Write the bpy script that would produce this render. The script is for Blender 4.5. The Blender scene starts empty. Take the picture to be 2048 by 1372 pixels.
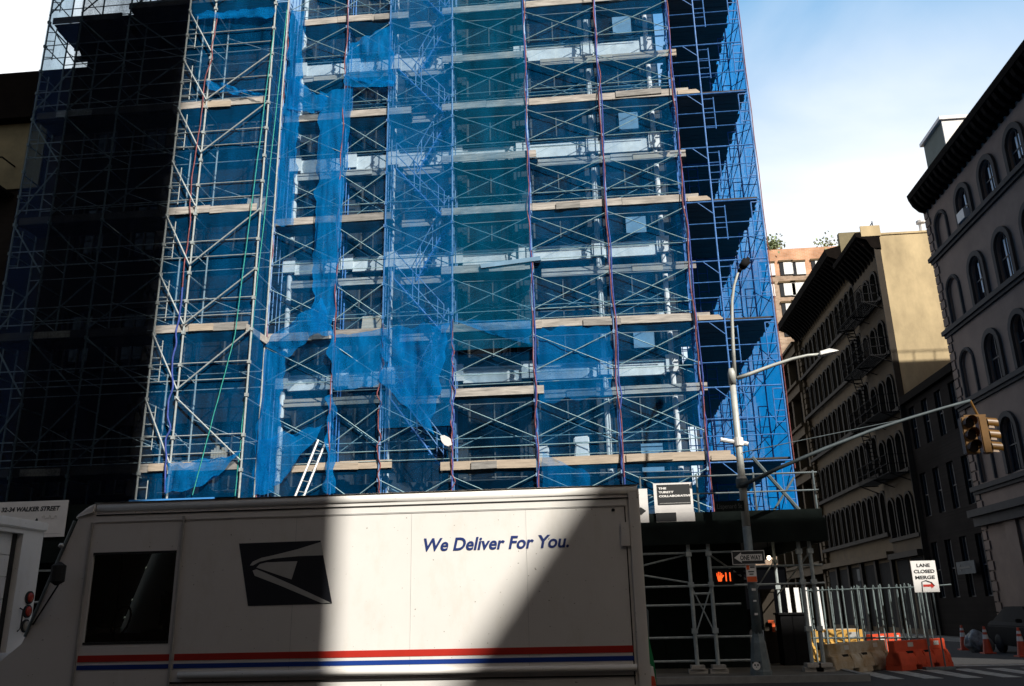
import bpy, bmesh, math, random
from mathutils import Vector, noise
R = random.Random(7)
D = bpy.data
SC = bpy.context.scene
COL = SC.collection
PI = math.pi

# ------------------------------------------------------------------ camera
FPX = 1707.0
YAW, PITCH, ROLL = math.radians(-5.0), math.radians(17.6), math.radians(1.27)
EYE = Vector((0, 0, 1.6))
FW = Vector((math.sin(YAW) * math.cos(PITCH), math.cos(YAW) * math.cos(PITCH), math.sin(PITCH)))
R0 = Vector((math.cos(YAW), -math.sin(YAW), 0))
U0 = R0.cross(FW)
RT = math.cos(ROLL) * R0 - math.sin(ROLL) * U0
UP = math.cos(ROLL) * U0 + math.sin(ROLL) * R0

def ray(x, y): return FW * FPX + RT * (x - 1024) - UP * (y - 686)
def onY(x, y, Y): d = ray(x, y); return EYE + d * ((Y - EYE.y) / d.y)
def onX(x, y, X): d = ray(x, y); return EYE + d * ((X - EYE.x) / d.x)
def onZ(x, y, Z): d = ray(x, y); return EYE + d * ((Z - EYE.z) / d.z)

from mathutils import Matrix
cam = D.cameras.new('camera'); cob = D.objects.new('camera', cam); COL.objects.link(cob)
m3 = Matrix((RT, UP, -FW)).transposed()
cob.matrix_world = Matrix.Translation(EYE) @ m3.to_4x4()
cam.sensor_width = 36; cam.sensor_fit = 'HORIZONTAL'; cam.lens = FPX / 2048 * 36
cam.clip_end = 2000; cam.clip_start = 0.05
SC.camera = cob

# ------------------------------------------------------------------ light
SUN = Vector((0.472, -0.609, 0.637)).normalized()
sl = D.lights.new('sun', 'SUN'); sl.energy = 5.0; sl.angle = math.radians(0.8); sl.color = (1.0, 0.95, 0.87)
so = D.objects.new('sun', sl); COL.objects.link(so)
so.rotation_euler = (-SUN).to_track_quat('-Z', 'Y').to_euler()
so.location = (30, -40, 60)
W = D.worlds.new('World'); SC.world = W; W.use_nodes = True
nt = W.node_tree; nt.nodes.clear()
def N(nt, typ, **kw):
    n = nt.nodes.new(typ)
    for k, v in kw.items():
        if k.startswith('i_'):
            n.inputs[k[2:].replace('_', ' ')].default_value = v
        else: setattr(n, k, v)
    return n
sky = N(nt, 'ShaderNodeTexSky', sky_type='NISHITA', sun_disc=False, sun_elevation=math.asin(SUN.z),
        sun_rotation=math.atan2(SUN.x, SUN.y), altitude=20, air_density=1.2, dust_density=3.5, ozone_density=1.5)
tc = N(nt, 'ShaderNodeTexCoord')
mp = N(nt, 'ShaderNodeMapping'); mp.inputs['Scale'].default_value = (1.6, 1.6, 4.0)
mp.inputs['Location'].default_value = (0.4, 0.2, 0.1)
nz = N(nt, 'ShaderNodeTexNoise'); nz.inputs['Scale'].default_value = 1.5; nz.inputs['Detail'].default_value = 6; nz.inputs['Roughness'].default_value = 0.5
nz.inputs['Distortion'].default_value = 0.4
sep = N(nt, 'ShaderNodeSeparateXYZ')
L = nt.links.new
L(tc.outputs['Generated'], mp.inputs['Vector']); L(mp.outputs[0], nz.inputs['Vector']); L(tc.outputs['Generated'], sep.inputs[0])
# cloud veil: thick near the horizon and to the west, thin high up; held to the front so it adds little fill light
el = N(nt, 'ShaderNodeMapRange'); el.inputs['From Min'].default_value = 0.33; el.inputs['From Max'].default_value = 0.68
el.inputs['To Min'].default_value = 0.95; el.inputs['To Max'].default_value = -0.25
L(sep.outputs['Z'], el.inputs['Value'])
wx = N(nt, 'ShaderNodeMapRange'); wx.inputs['From Min'].default_value = 0.05; wx.inputs['From Max'].default_value = -0.55
wx.inputs['To Min'].default_value = 0.0; wx.inputs['To Max'].default_value = 1.0
L(sep.outputs['X'], wx.inputs['Value'])
nm = N(nt, 'ShaderNodeMath', operation='MULTIPLY_ADD'); nm.inputs[1].default_value = 1.1; nm.inputs[2].default_value = -0.5
L(nz.outputs['Fac'], nm.inputs[0])
a1 = N(nt, 'ShaderNodeMath', operation='ADD'); L(el.outputs[0], a1.inputs[0]); L(nm.outputs[0], a1.inputs[1])
a2 = N(nt, 'ShaderNodeMath', operation='ADD', use_clamp=True); L(a1.outputs[0], a2.inputs[0]); 
ym = N(nt, 'ShaderNodeMapRange'); ym.inputs['From Min'].default_value = 0.35; ym.inputs['From Max'].default_value = 0.6
L(sep.outputs['Y'], ym.inputs['Value'])
wy = N(nt, 'ShaderNodeMath', operation='MULTIPLY'); L(wx.outputs[0], wy.inputs[0]); L(ym.outputs[0], wy.inputs[1]); L(wy.outputs[0], a2.inputs[1])
yb = N(nt, 'ShaderNodeMapRange'); yb.inputs['From Min'].default_value = -0.1; yb.inputs['From Max'].default_value = 0.3; yb.inputs['To Min'].default_value = 0.15
L(sep.outputs['Y'], yb.inputs['Value'])
a3 = N(nt, 'ShaderNodeMath', operation='MULTIPLY'); L(a2.outputs[0], a3.inputs[0]); L(yb.outputs[0], a3.inputs[1])
mixc = N(nt, 'ShaderNodeMix', data_type='RGBA')
mixc.inputs['B'].default_value = (18.0, 18.2, 18.6, 1)
skm = N(nt, 'ShaderNodeMix', data_type='RGBA', blend_type='MULTIPLY'); skm.inputs['Factor'].default_value = 1.0
skm.inputs['B'].default_value = (1.15, 1.1, 1.0, 1)
L(sky.outputs[0], skm.inputs['A'])
# added bright blue layer over the visible north sky, masked off elsewhere to keep fill low
zf = N(nt, 'ShaderNodeMapRange'); zf.inputs['From Min'].default_value = 0.68; zf.inputs['From Max'].default_value = 0.85; zf.inputs['To Min'].default_value = 0.9; zf.inputs['To Max'].default_value = 0.0
L(sep.outputs['Z'], zf.inputs['Value'])
hz = N(nt, 'ShaderNodeMath', operation='MULTIPLY'); L(zf.outputs[0], hz.inputs[0]); L(ym.outputs[0], hz.inputs[1])
hm = N(nt, 'ShaderNodeMix', data_type='RGBA'); hm.inputs['B'].default_value = (3.5, 8.0, 13.4, 1)
L(hz.outputs[0], hm.inputs['Factor']); L(skm.outputs['Result'], hm.inputs['A'])
L(a3.outputs[0], mixc.inputs['Factor']); L(hm.outputs['Result'], mixc.inputs['A'])
bg = N(nt, 'ShaderNodeBackground'); bg.inputs['Strength'].default_value = 0.05
out = N(nt, 'ShaderNodeOutputWorld'); L(mixc.outputs['Result'], bg.inputs['Color']); L(bg.outputs[0], out.inputs[0])
SC.view_settings.view_transform = 'Standard'; SC.view_settings.look = 'None'
SC.view_settings.exposure = 0.45; SC.view_settings.gamma = 1.0
SC.cycles.transparent_max_bounces = 24; SC.cycles.max_bounces = 6; SC.cycles.diffuse_bounces = 3
SC.cycles.caustics_reflective = False; SC.cycles.caustics_refractive = False
SC.cycles.use_denoising = True

# ------------------------------------------------------------------ materials
def mat(name, col, rough=0.7, metal=0.0, var=0.25, scale=3.0, bump=0.0, col2=None, emit=None, es=0.0, stretch=(1, 1, 1), spec=0.4):
    m = D.materials.new(name); m.use_nodes = True; t = m.node_tree; b = t.nodes['Principled BSDF']
    b.inputs['Roughness'].default_value = rough; b.inputs['Metallic'].default_value = metal
    b.inputs['Specular IOR Level'].default_value = spec
    if emit:
        b.inputs['Emission Color'].default_value = (*emit, 1); b.inputs['Emission Strength'].default_value = es
    if var <= 0 and not col2:
        b.inputs['Base Color'].default_value = (*col, 1); return m
    c = N(t, 'ShaderNodeTexCoord'); g = N(t, 'ShaderNodeNewGeometry')
    mp = N(t, 'ShaderNodeMapping'); mp.inputs['Scale'].default_value = stretch
    n1 = N(t, 'ShaderNodeTexNoise'); n1.inputs['Scale'].default_value = scale; n1.inputs['Detail'].default_value = 8; n1.inputs['Roughness'].default_value = 0.65
    t.links.new(g.outputs['Position'], mp.inputs['Vector']); t.links.new(mp.outputs[0], n1.inputs['Vector'])
    r = N(t, 'ShaderNodeValToRGB'); r.color_ramp.elements[0].position = 0.3; r.color_ramp.elements[1].position = 0.7
    d = col2 or tuple(x * (1 - var) for x in col)
    u = col if col2 else tuple(min(1, x * (1 + var * 0.5)) for x in col)
    r.color_ramp.elements[0].color = (*d, 1); r.color_ramp.elements[1].color = (*u, 1)
    t.links.new(n1.outputs['Fac'], r.inputs[0]); t.links.new(r.outputs[0], b.inputs['Base Color'])
    if bump:
        bn = N(t, 'ShaderNodeBump'); bn.inputs['Strength'].default_value = bump; bn.inputs['Distance'].default_value = 0.02
        t.links.new(n1.outputs['Fac'], bn.inputs['Height']); t.links.new(bn.outputs[0], b.inputs['Normal'])
    return m

def brick_mat(name, c1, c2, mortar, axis, bw=0.22, bh=0.075, bump=0.3):
    m = D.materials.new(name); m.use_nodes = True; t = m.node_tree; b = t.nodes['Principled BSDF']
    b.inputs['Roughness'].default_value = 0.9; b.inputs['Specular IOR Level'].default_value = 0.05
    g = N(t, 'ShaderNodeNewGeometry'); s = N(t, 'ShaderNodeSeparateXYZ'); k = N(t, 'ShaderNodeCombineXYZ')
    t.links.new(g.outputs['Position'], s.inputs[0]); t.links.new(s.outputs[axis], k.inputs['X']); t.links.new(s.outputs['Z'], k.inputs['Y'])
    br = N(t, 'ShaderNodeTexBrick'); br.inputs['Scale'].default_value = 1.0
    br.inputs['Brick Width'].default_value = bw; br.inputs['Row Height'].default_value = bh; br.inputs['Mortar Size'].default_value = bh * 0.1
    br.inputs['Color1'].default_value = (*c1, 1); br.inputs['Color2'].default_value = (*c2, 1); br.inputs['Mortar'].default_value = (*mortar, 1)
    t.links.new(k.outputs[0], br.inputs['Vector'])
    n = N(t, 'ShaderNodeTexNoise'); n.inputs['Scale'].default_value = 0.5; n.inputs['Detail'].default_value = 7
    t.links.new(g.outputs['Position'], n.inputs['Vector'])
    r = N(t, 'ShaderNodeValToRGB'); r.color_ramp.elements[0].position = 0.3; r.color_ramp.elements[0].color = (0.55, 0.52, 0.5, 1); r.color_ramp.elements[1].position = 0.65; r.color_ramp.elements[1].color = (1.1, 1.1, 1.1, 1)
    t.links.new(n.outputs['Fac'], r.inputs[0])
    x = N(t, 'ShaderNodeMix', data_type='RGBA', blend_type='MULTIPLY'); x.inputs['Factor'].default_value = 1
    t.links.new(br.outputs['Color'], x.inputs['A']); t.links.new(r.outputs[0], x.inputs['B']); t.links.new(x.outputs['Result'], b.inputs['Base Color'])
    return m

def net_mat(name, cov, col=(0.003, 0.205, 0.56), var=0.14, tint=(0.82, 0.93, 1.0), tf=0.38):
    m = D.materials.new(name); m.use_nodes = True; t = m.node_tree; t.nodes.clear()
    o = N(t, 'ShaderNodeOutputMaterial'); g = N(t, 'ShaderNodeNewGeometry')
    mp = N(t, 'ShaderNodeMapping'); mp.inputs['Scale'].default_value = (1.4, 1.4, 0.35)
    n = N(t, 'ShaderNodeTexNoise'); n.inputs['Scale'].default_value = 1.3; n.inputs['Detail'].default_value = 7; n.inputs['Roughness'].default_value = 0.6
    t.links.new(g.outputs['Position'], mp.inputs[0]); t.links.new(mp.outputs[0], n.inputs['Vector'])
    r = N(t, 'ShaderNodeMapRange'); r.inputs['From Min'].default_value = 0.3; r.inputs['From Max'].default_value = 0.7
    r.inputs['To Min'].default_value = max(0, cov - var); r.inputs['To Max'].default_value = min(1, cov + var)
    t.links.new(n.outputs['Fac'], r.inputs['Value'])
    mp2 = N(t, 'ShaderNodeMapping'); mp2.inputs['Scale'].default_value = (5.0, 5.0, 0.7)
    n2 = N(t, 'ShaderNodeTexNoise', noise_type='RIDGED_MULTIFRACTAL'); n2.inputs['Scale'].default_value = 0.8; n2.inputs['Detail'].default_value = 3; n2.inputs['Distortion'].default_value = 0.6
    t.links.new(g.outputs['Position'], mp2.inputs[0]); t.links.new(mp2.outputs[0], n2.inputs['Vector'])
    fo = N(t, 'ShaderNodeMapRange'); fo.inputs['From Min'].default_value = 0.75; fo.inputs['From Max'].default_value = 1.4; fo.inputs['To Max'].default_value = 0.55 * cov
    t.links.new(n2.outputs['Fac'], fo.inputs['Value'])
    n3 = N(t, 'ShaderNodeTexNoise'); n3.inputs['Scale'].default_value = 22; n3.inputs['Detail'].default_value = 2
    t.links.new(g.outputs['Position'], n3.inputs['Vector'])
    gr = N(t, 'ShaderNodeMath', operation='MULTIPLY_ADD'); gr.inputs[1].default_value = 0.9 * cov; gr.inputs[2].default_value = -0.45 * cov
    t.links.new(n3.outputs['Fac'], gr.inputs[0])
    s1 = N(t, 'ShaderNodeMath', operation='ADD'); t.links.new(r.outputs[0], s1.inputs[0]); t.links.new(fo.outputs[0], s1.inputs[1])
    s2 = N(t, 'ShaderNodeMath', operation='ADD', use_clamp=True); t.links.new(s1.outputs[0], s2.inputs[0]); t.links.new(gr.outputs[0], s2.inputs[1])
    r = s2
    df = N(t, 'ShaderNodeBsdfDiffuse'); df.inputs['Color'].default_value = (*col, 1)
    tl = N(t, 'ShaderNodeBsdfTranslucent'); tl.inputs['Color'].default_value = (*col, 1)
    mx = N(t, 'ShaderNodeMixShader'); mx.inputs[0].default_value = tf
    tr = N(t, 'ShaderNodeBsdfTransparent'); tr.inputs['Color'].default_value = (*tint, 1)
    fin = N(t, 'ShaderNodeMixShader')
    t.links.new(df.outputs[0], mx.inputs[1]); t.links.new(tl.outputs[0], mx.inputs[2])
    t.links.new(r.outputs[0], fin.inputs[0]); t.links.new(tr.outputs[0], fin.inputs[1]); t.links.new(mx.outputs[0], fin.inputs[2])
    t.links.new(fin.outputs[0], o.inputs[0])
    return m

M = {}
M['asphalt'] = mat('asphalt', (0.03, 0.03, 0.031), 0.9, var=0.4, scale=6, bump=0.4)
M['pave'] = mat('pavement_concrete', (0.11, 0.105, 0.09), 0.9, var=0.3, scale=2.5, bump=0.2)
M['kerb'] = mat('kerb_stone', (0.22, 0.22, 0.21), 0.85, scale=4)
M['paint'] = mat('road_paint', (0.5, 0.5, 0.46), 0.8, col2=(0.12, 0.12, 0.115), scale=5)
M['steel'] = mat('galvanised_steel', (0.36, 0.4, 0.4), 0.55, 0.0, var=0.3, scale=9)
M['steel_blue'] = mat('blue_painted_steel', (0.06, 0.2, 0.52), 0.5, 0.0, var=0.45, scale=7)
M['steel_blue_shade'] = mat('blue_steel_shade', (0.025, 0.075, 0.22), 0.6, 0.0, var=0.45, scale=7)  # blue steel darkened to paint in the shade behind the first frame
M['steel_pale'] = mat('pale_blue_steel', (0.28, 0.42, 0.58), 0.5, 0.0, col2=(0.02, 0.11, 0.36), scale=2.5)
M['brace'] = mat('teal_brace_steel', (0.3, 0.46, 0.5), 0.5, 0.2, var=0.35, scale=6)
M['plank'] = mat('weathered_plank', (0.42, 0.39, 0.355), 0.8, var=0.55, scale=3, stretch=(0.6, 8, 6), bump=0.2)
M['plank_new'] = mat('new_plank', (0.44, 0.365, 0.285), 0.75, var=0.3, scale=3, stretch=(0.6, 8, 6), bump=0.2)
M['plank_grey'] = mat('grey_old_plank', (0.27, 0.26, 0.245), 0.85, var=0.5, scale=3, stretch=(0.6, 8, 6), bump=0.2)
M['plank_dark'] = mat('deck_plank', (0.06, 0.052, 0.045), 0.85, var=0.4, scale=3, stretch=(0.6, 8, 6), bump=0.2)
M['facade'] = mat('painted_facade', (0.03, 0.034, 0.04), 0.7, var=0.4, scale=1.6, bump=0.1)
M['lintel'] = mat('white_stone', (0.74, 0.72, 0.7), 0.7, var=0.2, scale=3, bump=0.1)
M['glassdark'] = mat('dark_window_glass', (0.012, 0.014, 0.018), 0.08, var=0.0, spec=0.6)
M['glassblue'] = mat('pale_blue_board_and_reflection', (0.17, 0.3, 0.43), 0.4, var=0.25, scale=2)
M['fence_and_shade_steel'] = mat('dull_fence_and_shade_steel', (0.16, 0.2, 0.2), 0.5, 0.0, var=0.4, scale=6)  # fence steel; also puts shade into the colour of the left scaffold
M['dimsign'] = mat('dim_grey_sign', (0.09, 0.095, 0.095), 0.8)
M['sash'] = mat('window_sash', (0.09, 0.085, 0.08), 0.6, var=0.2)
M['sashwhite'] = mat('white_window_sash', (0.62, 0.74, 0.8), 0.5, var=0.2)
M['black'] = mat('black_paint', (0.009, 0.009, 0.01), 0.85, var=0.4, scale=5, spec=0.15)
M['darkgreen'] = mat('dark_green_hoarding', (0.008, 0.012, 0.011), 0.9, var=0.4, scale=2, spec=0.1)
M['truck'] = mat('white_truck_paint', (0.8, 0.775, 0.735), 0.42, var=0.04, scale=1.1, bump=0.02)
def grime(m):
    t = m.node_tree; b = t.nodes['Principled BSDF']; src = b.inputs['Base Color'].links[0].from_socket
    g = N(t, 'ShaderNodeNewGeometry'); mp = N(t, 'ShaderNodeMapping'); mp.inputs['Scale'].default_value = (1.6, 1.6, 0.7)
    n = N(t, 'ShaderNodeTexNoise'); n.inputs['Scale'].default_value = 2.2; n.inputs['Detail'].default_value = 9; n.inputs['Roughness'].default_value = 0.7
    t.links.new(g.outputs['Position'], mp.inputs[0]); t.links.new(mp.outputs[0], n.inputs['Vector'])
    r = N(t, 'ShaderNodeValToRGB'); r.color_ramp.elements[0].position = 0.28; r.color_ramp.elements[0].color = (0.93, 0.92, 0.89, 1); r.color_ramp.elements[1].position = 0.48; r.color_ramp.elements[1].color = (1, 1, 1, 1)
    t.links.new(n.outputs['Fac'], r.inputs[0])
    v = N(t, 'ShaderNodeTexNoise'); v.inputs['Scale'].default_value = 26; v.inputs['Detail'].default_value = 1
    t.links.new(g.outputs['Position'], v.inputs['Vector'])
    r2 = N(t, 'ShaderNodeValToRGB'); r2.color_ramp.elements[0].position = 0.2; r2.color_ramp.elements[0].color = (0.45, 0.42, 0.38, 1); r2.color_ramp.elements[1].position = 0.25; r2.color_ramp.elements[1].color = (1, 1, 1, 1)
    t.links.new(v.outputs['Fac'], r2.inputs[0])
    a = N(t, 'ShaderNodeMix', data_type='RGBA', blend_type='MULTIPLY'); a.inputs['Factor'].default_value = 1
    c = N(t, 'ShaderNodeMix', data_type='RGBA', blend_type='MULTIPLY'); c.inputs['Factor'].default_value = 1
    t.links.new(src, a.inputs['A']); t.links.new(r.outputs[0], a.inputs['B']); t.links.new(a.outputs['Result'], c.inputs['A']); t.links.new(r2.outputs[0], c.inputs['B'])
    t.links.new(c.outputs['Result'], b.inputs['Base Color'])
grime(M['truck'])
def see_through(name, tint, gl):
    m = D.materials.new(name); m.use_nodes = True; t = m.node_tree; t.nodes.clear()
    o = N(t, 'ShaderNodeOutputMaterial'); tr = N(t, 'ShaderNodeBsdfTransparent'); tr.inputs['Color'].default_value = (*tint, 1)
    g = N(t, 'ShaderNodeBsdfGlossy'); g.inputs['Roughness'].default_value = 0.03; f = N(t, 'ShaderNodeFresnel'); f.inputs['IOR'].default_value = 1.45
    x = N(t, 'ShaderNodeMixShader'); t.links.new(f.outputs[0], x.inputs[0]); t.links.new(tr.outputs[0], x.inputs[1]); t.links.new(g.outputs[0], x.inputs[2]); t.links.new(x.outputs[0], o.inputs[0]); return m
M['cabglass'] = see_through('cab_window_glass', (0.5, 0.55, 0.48), 0.1)
M['truck_grey'] = mat('grey_truck_paint', (0.5, 0.5, 0.48), 0.5, var=0.12, scale=3)
M['chrome'] = mat('aluminium_trim', (0.6, 0.6, 0.58), 0.35, 0.6, var=0.15, scale=5)
M['rubber'] = mat('black_rubber', (0.02, 0.02, 0.02), 0.8, var=0.2)
M['red'] = mat('red_stripe', (0.5, 0.03, 0.018), 0.45, var=0.08)
M['blue'] = mat('blue_stripe', (0.01, 0.045, 0.26), 0.45, var=0.08)
M['letter'] = mat('blue_lettering', (0.015, 0.035, 0.16), 0.5, var=0.05)
M['navy'] = mat('navy_emblem', (0.02, 0.022, 0.03), 0.5, var=0.15)
M['redlens'] = mat('red_lamp_lens', (0.35, 0.03, 0.015), 0.25, var=0.1)
M['whitelens'] = mat('clear_lamp_lens', (0.3, 0.27, 0.22), 0.25, var=0.3, scale=30)
M['whitesign'] = mat('white_sign_face', (0.72, 0.7, 0.68), 0.6, var=0.1, scale=3)
M['signblack'] = mat('black_sign_print', (0.02, 0.022, 0.024), 0.6, var=0.1)
M['orangesign'] = mat('orange_sign_print', (0.75, 0.12, 0.03), 0.6, var=0.1)
M['pole'] = mat('grey_pole_paint', (0.42, 0.43, 0.4), 0.5, 0.1, var=0.15, scale=6)
M['pole_dark'] = mat('dark_pole_and_shade_paint', (0.13, 0.16, 0.17), 0.55, 0.1, var=0.35, scale=6)
M['arm_grey'] = mat('dark_grey_arm_paint', (0.06, 0.08, 0.088), 0.6, var=0.3, scale=6)
M['lampwhite'] = mat('white_lamp_head', (0.75, 0.74, 0.72), 0.4, var=0.08)
M['yellowsig'] = mat('yellow_signal_paint', (0.13, 0.06, 0.006), 0.45, var=0.2)
M['lens'] = mat('dark_signal_lens', (0.02, 0.015, 0.012), 0.2, var=0.2)
M['orange'] = mat('orange_plastic', (0.56, 0.07, 0.028), 0.5, var=0.2, scale=4)
M['barwhite'] = mat('dirty_white_plastic', (0.5, 0.47, 0.4), 0.6, col2=(0.26, 0.15, 0.04), scale=2.2)
M['yellow'] = mat('yellow_plastic', (0.72, 0.42, 0.1), 0.55, var=0.2, scale=3)
M['bulb'] = mat('lit_bulb', (1, 1, 1), 0.5, var=0, emit=(1.0, 0.85, 0.6), es=6)
M['redlight'] = mat('lit_red_lamp', (1, 0.1, 0.05), 0.5, var=0, emit=(1.0, 0.12, 0.04), es=3)
M['handlight'] = mat('lit_orange_symbol', (1, 0.2, 0.05), 0.5, var=0, emit=(1.0, 0.1, 0.015), es=1.0)
M['redrope'] = mat('red_rope', (0.27, 0.085, 0.09), 0.85, var=0.5, scale=8)
M['bluerope'] = mat('blue_rope', (0.05, 0.085, 0.33), 0.85, var=0.4, scale=8)
M['greenrope'] = mat('green_rope', (0.04, 0.36, 0.3), 0.85, var=0.5, scale=14)
M['tarp'] = mat('blue_tarp', (0.06, 0.26, 0.62), 0.5, var=0.2)
M['green'] = mat('green_cloth', (0.02, 0.26, 0.1), 0.8, var=0.3)
M['car'] = mat('dark_car_paint', (0.012, 0.013, 0.014), 0.7, 0.0, var=0.1, spec=0.05)
M['bag'] = mat('grey_plastic_bag', (0.3, 0.32, 0.32), 0.5, col2=(0.05, 0.055, 0.06), scale=6, bump=0.5)
M['leaf'] = mat('foliage', (0.32, 0.4, 0.22), 0.7, var=0.5, scale=2)
M['bark'] = mat('bark', (0.1, 0.08, 0.06), 0.9)
M['stucco'] = mat('yellow_stucco', (0.5, 0.39, 0.225), 0.9, var=0.35, scale=0.7, bump=0.25, stretch=(1, 1, 0.5))
M['stone_r'] = mat('grey_brown_stone', (0.18, 0.128, 0.1), 0.85, var=0.22, scale=1.1, bump=0.2)
M['stone_rd'] = mat('dark_stone_trim', (0.04, 0.036, 0.034), 0.85, var=0.3, scale=2)
M['stone_m'] = mat('brown_stone', (0.07, 0.045, 0.02), 0.85, var=0.3, scale=1.1, bump=0.2)
M['stone_md'] = mat('brown_stone_trim', (0.03, 0.022, 0.014), 0.85, var=0.3, scale=2)
M['stone_b'] = mat('buff_stone', (0.105, 0.07, 0.033), 0.85, var=0.25, scale=1.1, bump=0.2)
M['cornice'] = mat('black_cornice', (0.008, 0.006, 0.005), 0.9, var=0.4, scale=3, spec=0.05)
M['brickor'] = brick_mat('orange_brick', (0.68, 0.36, 0.21), (0.58, 0.3, 0.17), (0.58, 0.46, 0.36), 'X', 0.6, 0.2)
M['brickbr'] = brick_mat('brown_brick', (0.5, 0.36, 0.26), (0.34, 0.24, 0.17), (0.46, 0.4, 0.33), 'X', 0.6, 0.2)
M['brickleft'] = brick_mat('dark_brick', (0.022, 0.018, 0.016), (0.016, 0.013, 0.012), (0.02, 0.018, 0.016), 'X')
M['brickocc'] = brick_mat('shaded_brick', (0.16, 0.09, 0.06), (0.12, 0.07, 0.05), (0.15, 0.13, 0.1), 'X')
M['beige'] = mat('beige_stucco', (0.2, 0.17, 0.1), 0.9, var=0.2)
M['roof'] = mat('roof_felt', (0.05, 0.05, 0.05), 0.9)
M['bulkgreen'] = mat('green_metal_siding', (0.06, 0.09, 0.08), 0.7, var=0.2)

# ------------------------------------------------------------------ mesh helpers
class MB:
    def __init__(s): s.v = []; s.f = []
    def add(s, vs, fs):
        o = len(s.v); s.v += [tuple(v) for v in vs]; s.f += [tuple(i + o for i in f) for f in fs]; return s
    def box(s, x0, x1, y0, y1, z0, z1):
        return s.add([(x0, y0, z0), (x1, y0, z0), (x1, y1, z0), (x0, y1, z0), (x0, y0, z1), (x1, y0, z1), (x1, y1, z1), (x0, y1, z1)],
                     [(0, 3, 2, 1), (4, 5, 6, 7), (0, 1, 5, 4), (1, 2, 6, 5), (2, 3, 7, 6), (3, 0, 4, 7)])
    def quad(s, a, b, c, d): return s.add([a, b, c, d], [(0, 1, 2, 3)])
    def prism(s, poly, ext):
        n = len(poly); e = Vector(ext); p = [Vector(q) for q in poly]
        return s.add(p + [q + e for q in p], [tuple(range(n))[::-1], tuple(range(n, 2 * n))] + [(i, (i + 1) % n, n + (i + 1) % n, n + i) for i in range(n)])
    def bar(s, p, q, r, n=6, r2=None): return s.tube([p, q], r, n, r2)
    def tube(s, pts, r, n=6, r2=None):
        pts = [Vector(p) for p in pts]; vs = []; fs = []; k = len(pts)
        for i, p in enumerate(pts):
            t = (pts[min(i + 1, k - 1)] - pts[max(i - 1, 0)]).normalized()
            a = t.cross(Vector((0, 0, 1)) if abs(t.z) < 0.9 else Vector((1, 0, 0))).normalized(); b = t.cross(a)
            rr = r if r2 is None else r + (r2 - r) * i / (k - 1)
            vs += [p + a * (rr * math.cos(2 * PI * j / n)) + b * (rr * math.sin(2 * PI * j / n)) for j in range(n)]
        for i in range(k - 1):
            fs += [(i * n + j, i * n + (j + 1) % n, (i + 1) * n + (j + 1) % n, (i + 1) * n + j) for j in range(n)]
        fs += [tuple(range(n))[::-1], tuple(range((k - 1) * n, k * n))]
        return s.add(vs, fs)
    def lathe(s, c, prof, n=16, axis='Z'):
        vs = []; fs = []; k = len(prof)
        for r, h in prof:
            for j in range(n):
                a = 2 * PI * j / n; x, y = r * math.cos(a), r * math.sin(a)
                if axis == 'Z': vs.append((c[0] + x, c[1] + y, c[2] + h))
                elif axis == 'Y': vs.append((c[0] + x, c[1] + h, c[2] + y))
                else: vs.append((c[0] + h, c[1] + x, c[2] + y))
        for i in range(k - 1):
            fs += [(i * n + j, i * n + (j + 1) % n, (i + 1) * n + (j + 1) % n, (i + 1) * n + j) for j in range(n)]
        fs += [tuple(range(n)), tuple(range((k - 1) * n, k * n))]
        return s.add(vs, fs)
    def build(s, name, m, parent=None, smooth=False, bevel=0.0, fix=True):
        me = D.meshes.new(name); off = Vector((0, 0, 0))
        if parent is not None:
            p = parent
            while p is not None: off += p.location; p = p.parent
            loc = None
        else:
            xs = [v[0] for v in s.v]; ys = [v[1] for v in s.v]; zs = [v[2] for v in s.v]
            off = Vector(((min(xs) + max(xs)) / 2, (min(ys) + max(ys)) / 2, min(zs)))
        me.from_pydata([tuple(Vector(v) - off) for v in s.v], [], s.f)
        if fix:
            bm = bmesh.new(); bm.from_mesh(me); bmesh.ops.recalc_face_normals(bm, faces=bm.faces)
            if bevel: bmesh.ops.bevel(bm, geom=list(bm.edges), offset=bevel, segments=2, affect='EDGES', clamp_overlap=True)
            bm.to_mesh(me); bm.free()
        me.materials.append(m)
        if smooth:
            for p in me.polygons: p.use_smooth = True
        o = D.objects.new(name, me); COL.objects.link(o)
        if parent is not None: o.parent = parent
        else: o.location = off
        return o

def tag(o, label, cat, group=None):
    o['label'] = label; o['category'] = cat
    if group: o['group'] = group
    return o
def thing(name, label, cat, loc, group=None):
    o = D.objects.new(name, None); COL.objects.link(o); o.location = loc; o.empty_display_size = 0.3
    return tag(o, label, cat, group)
def struct(o, kind='structure'): o['kind'] = kind; return o

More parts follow.
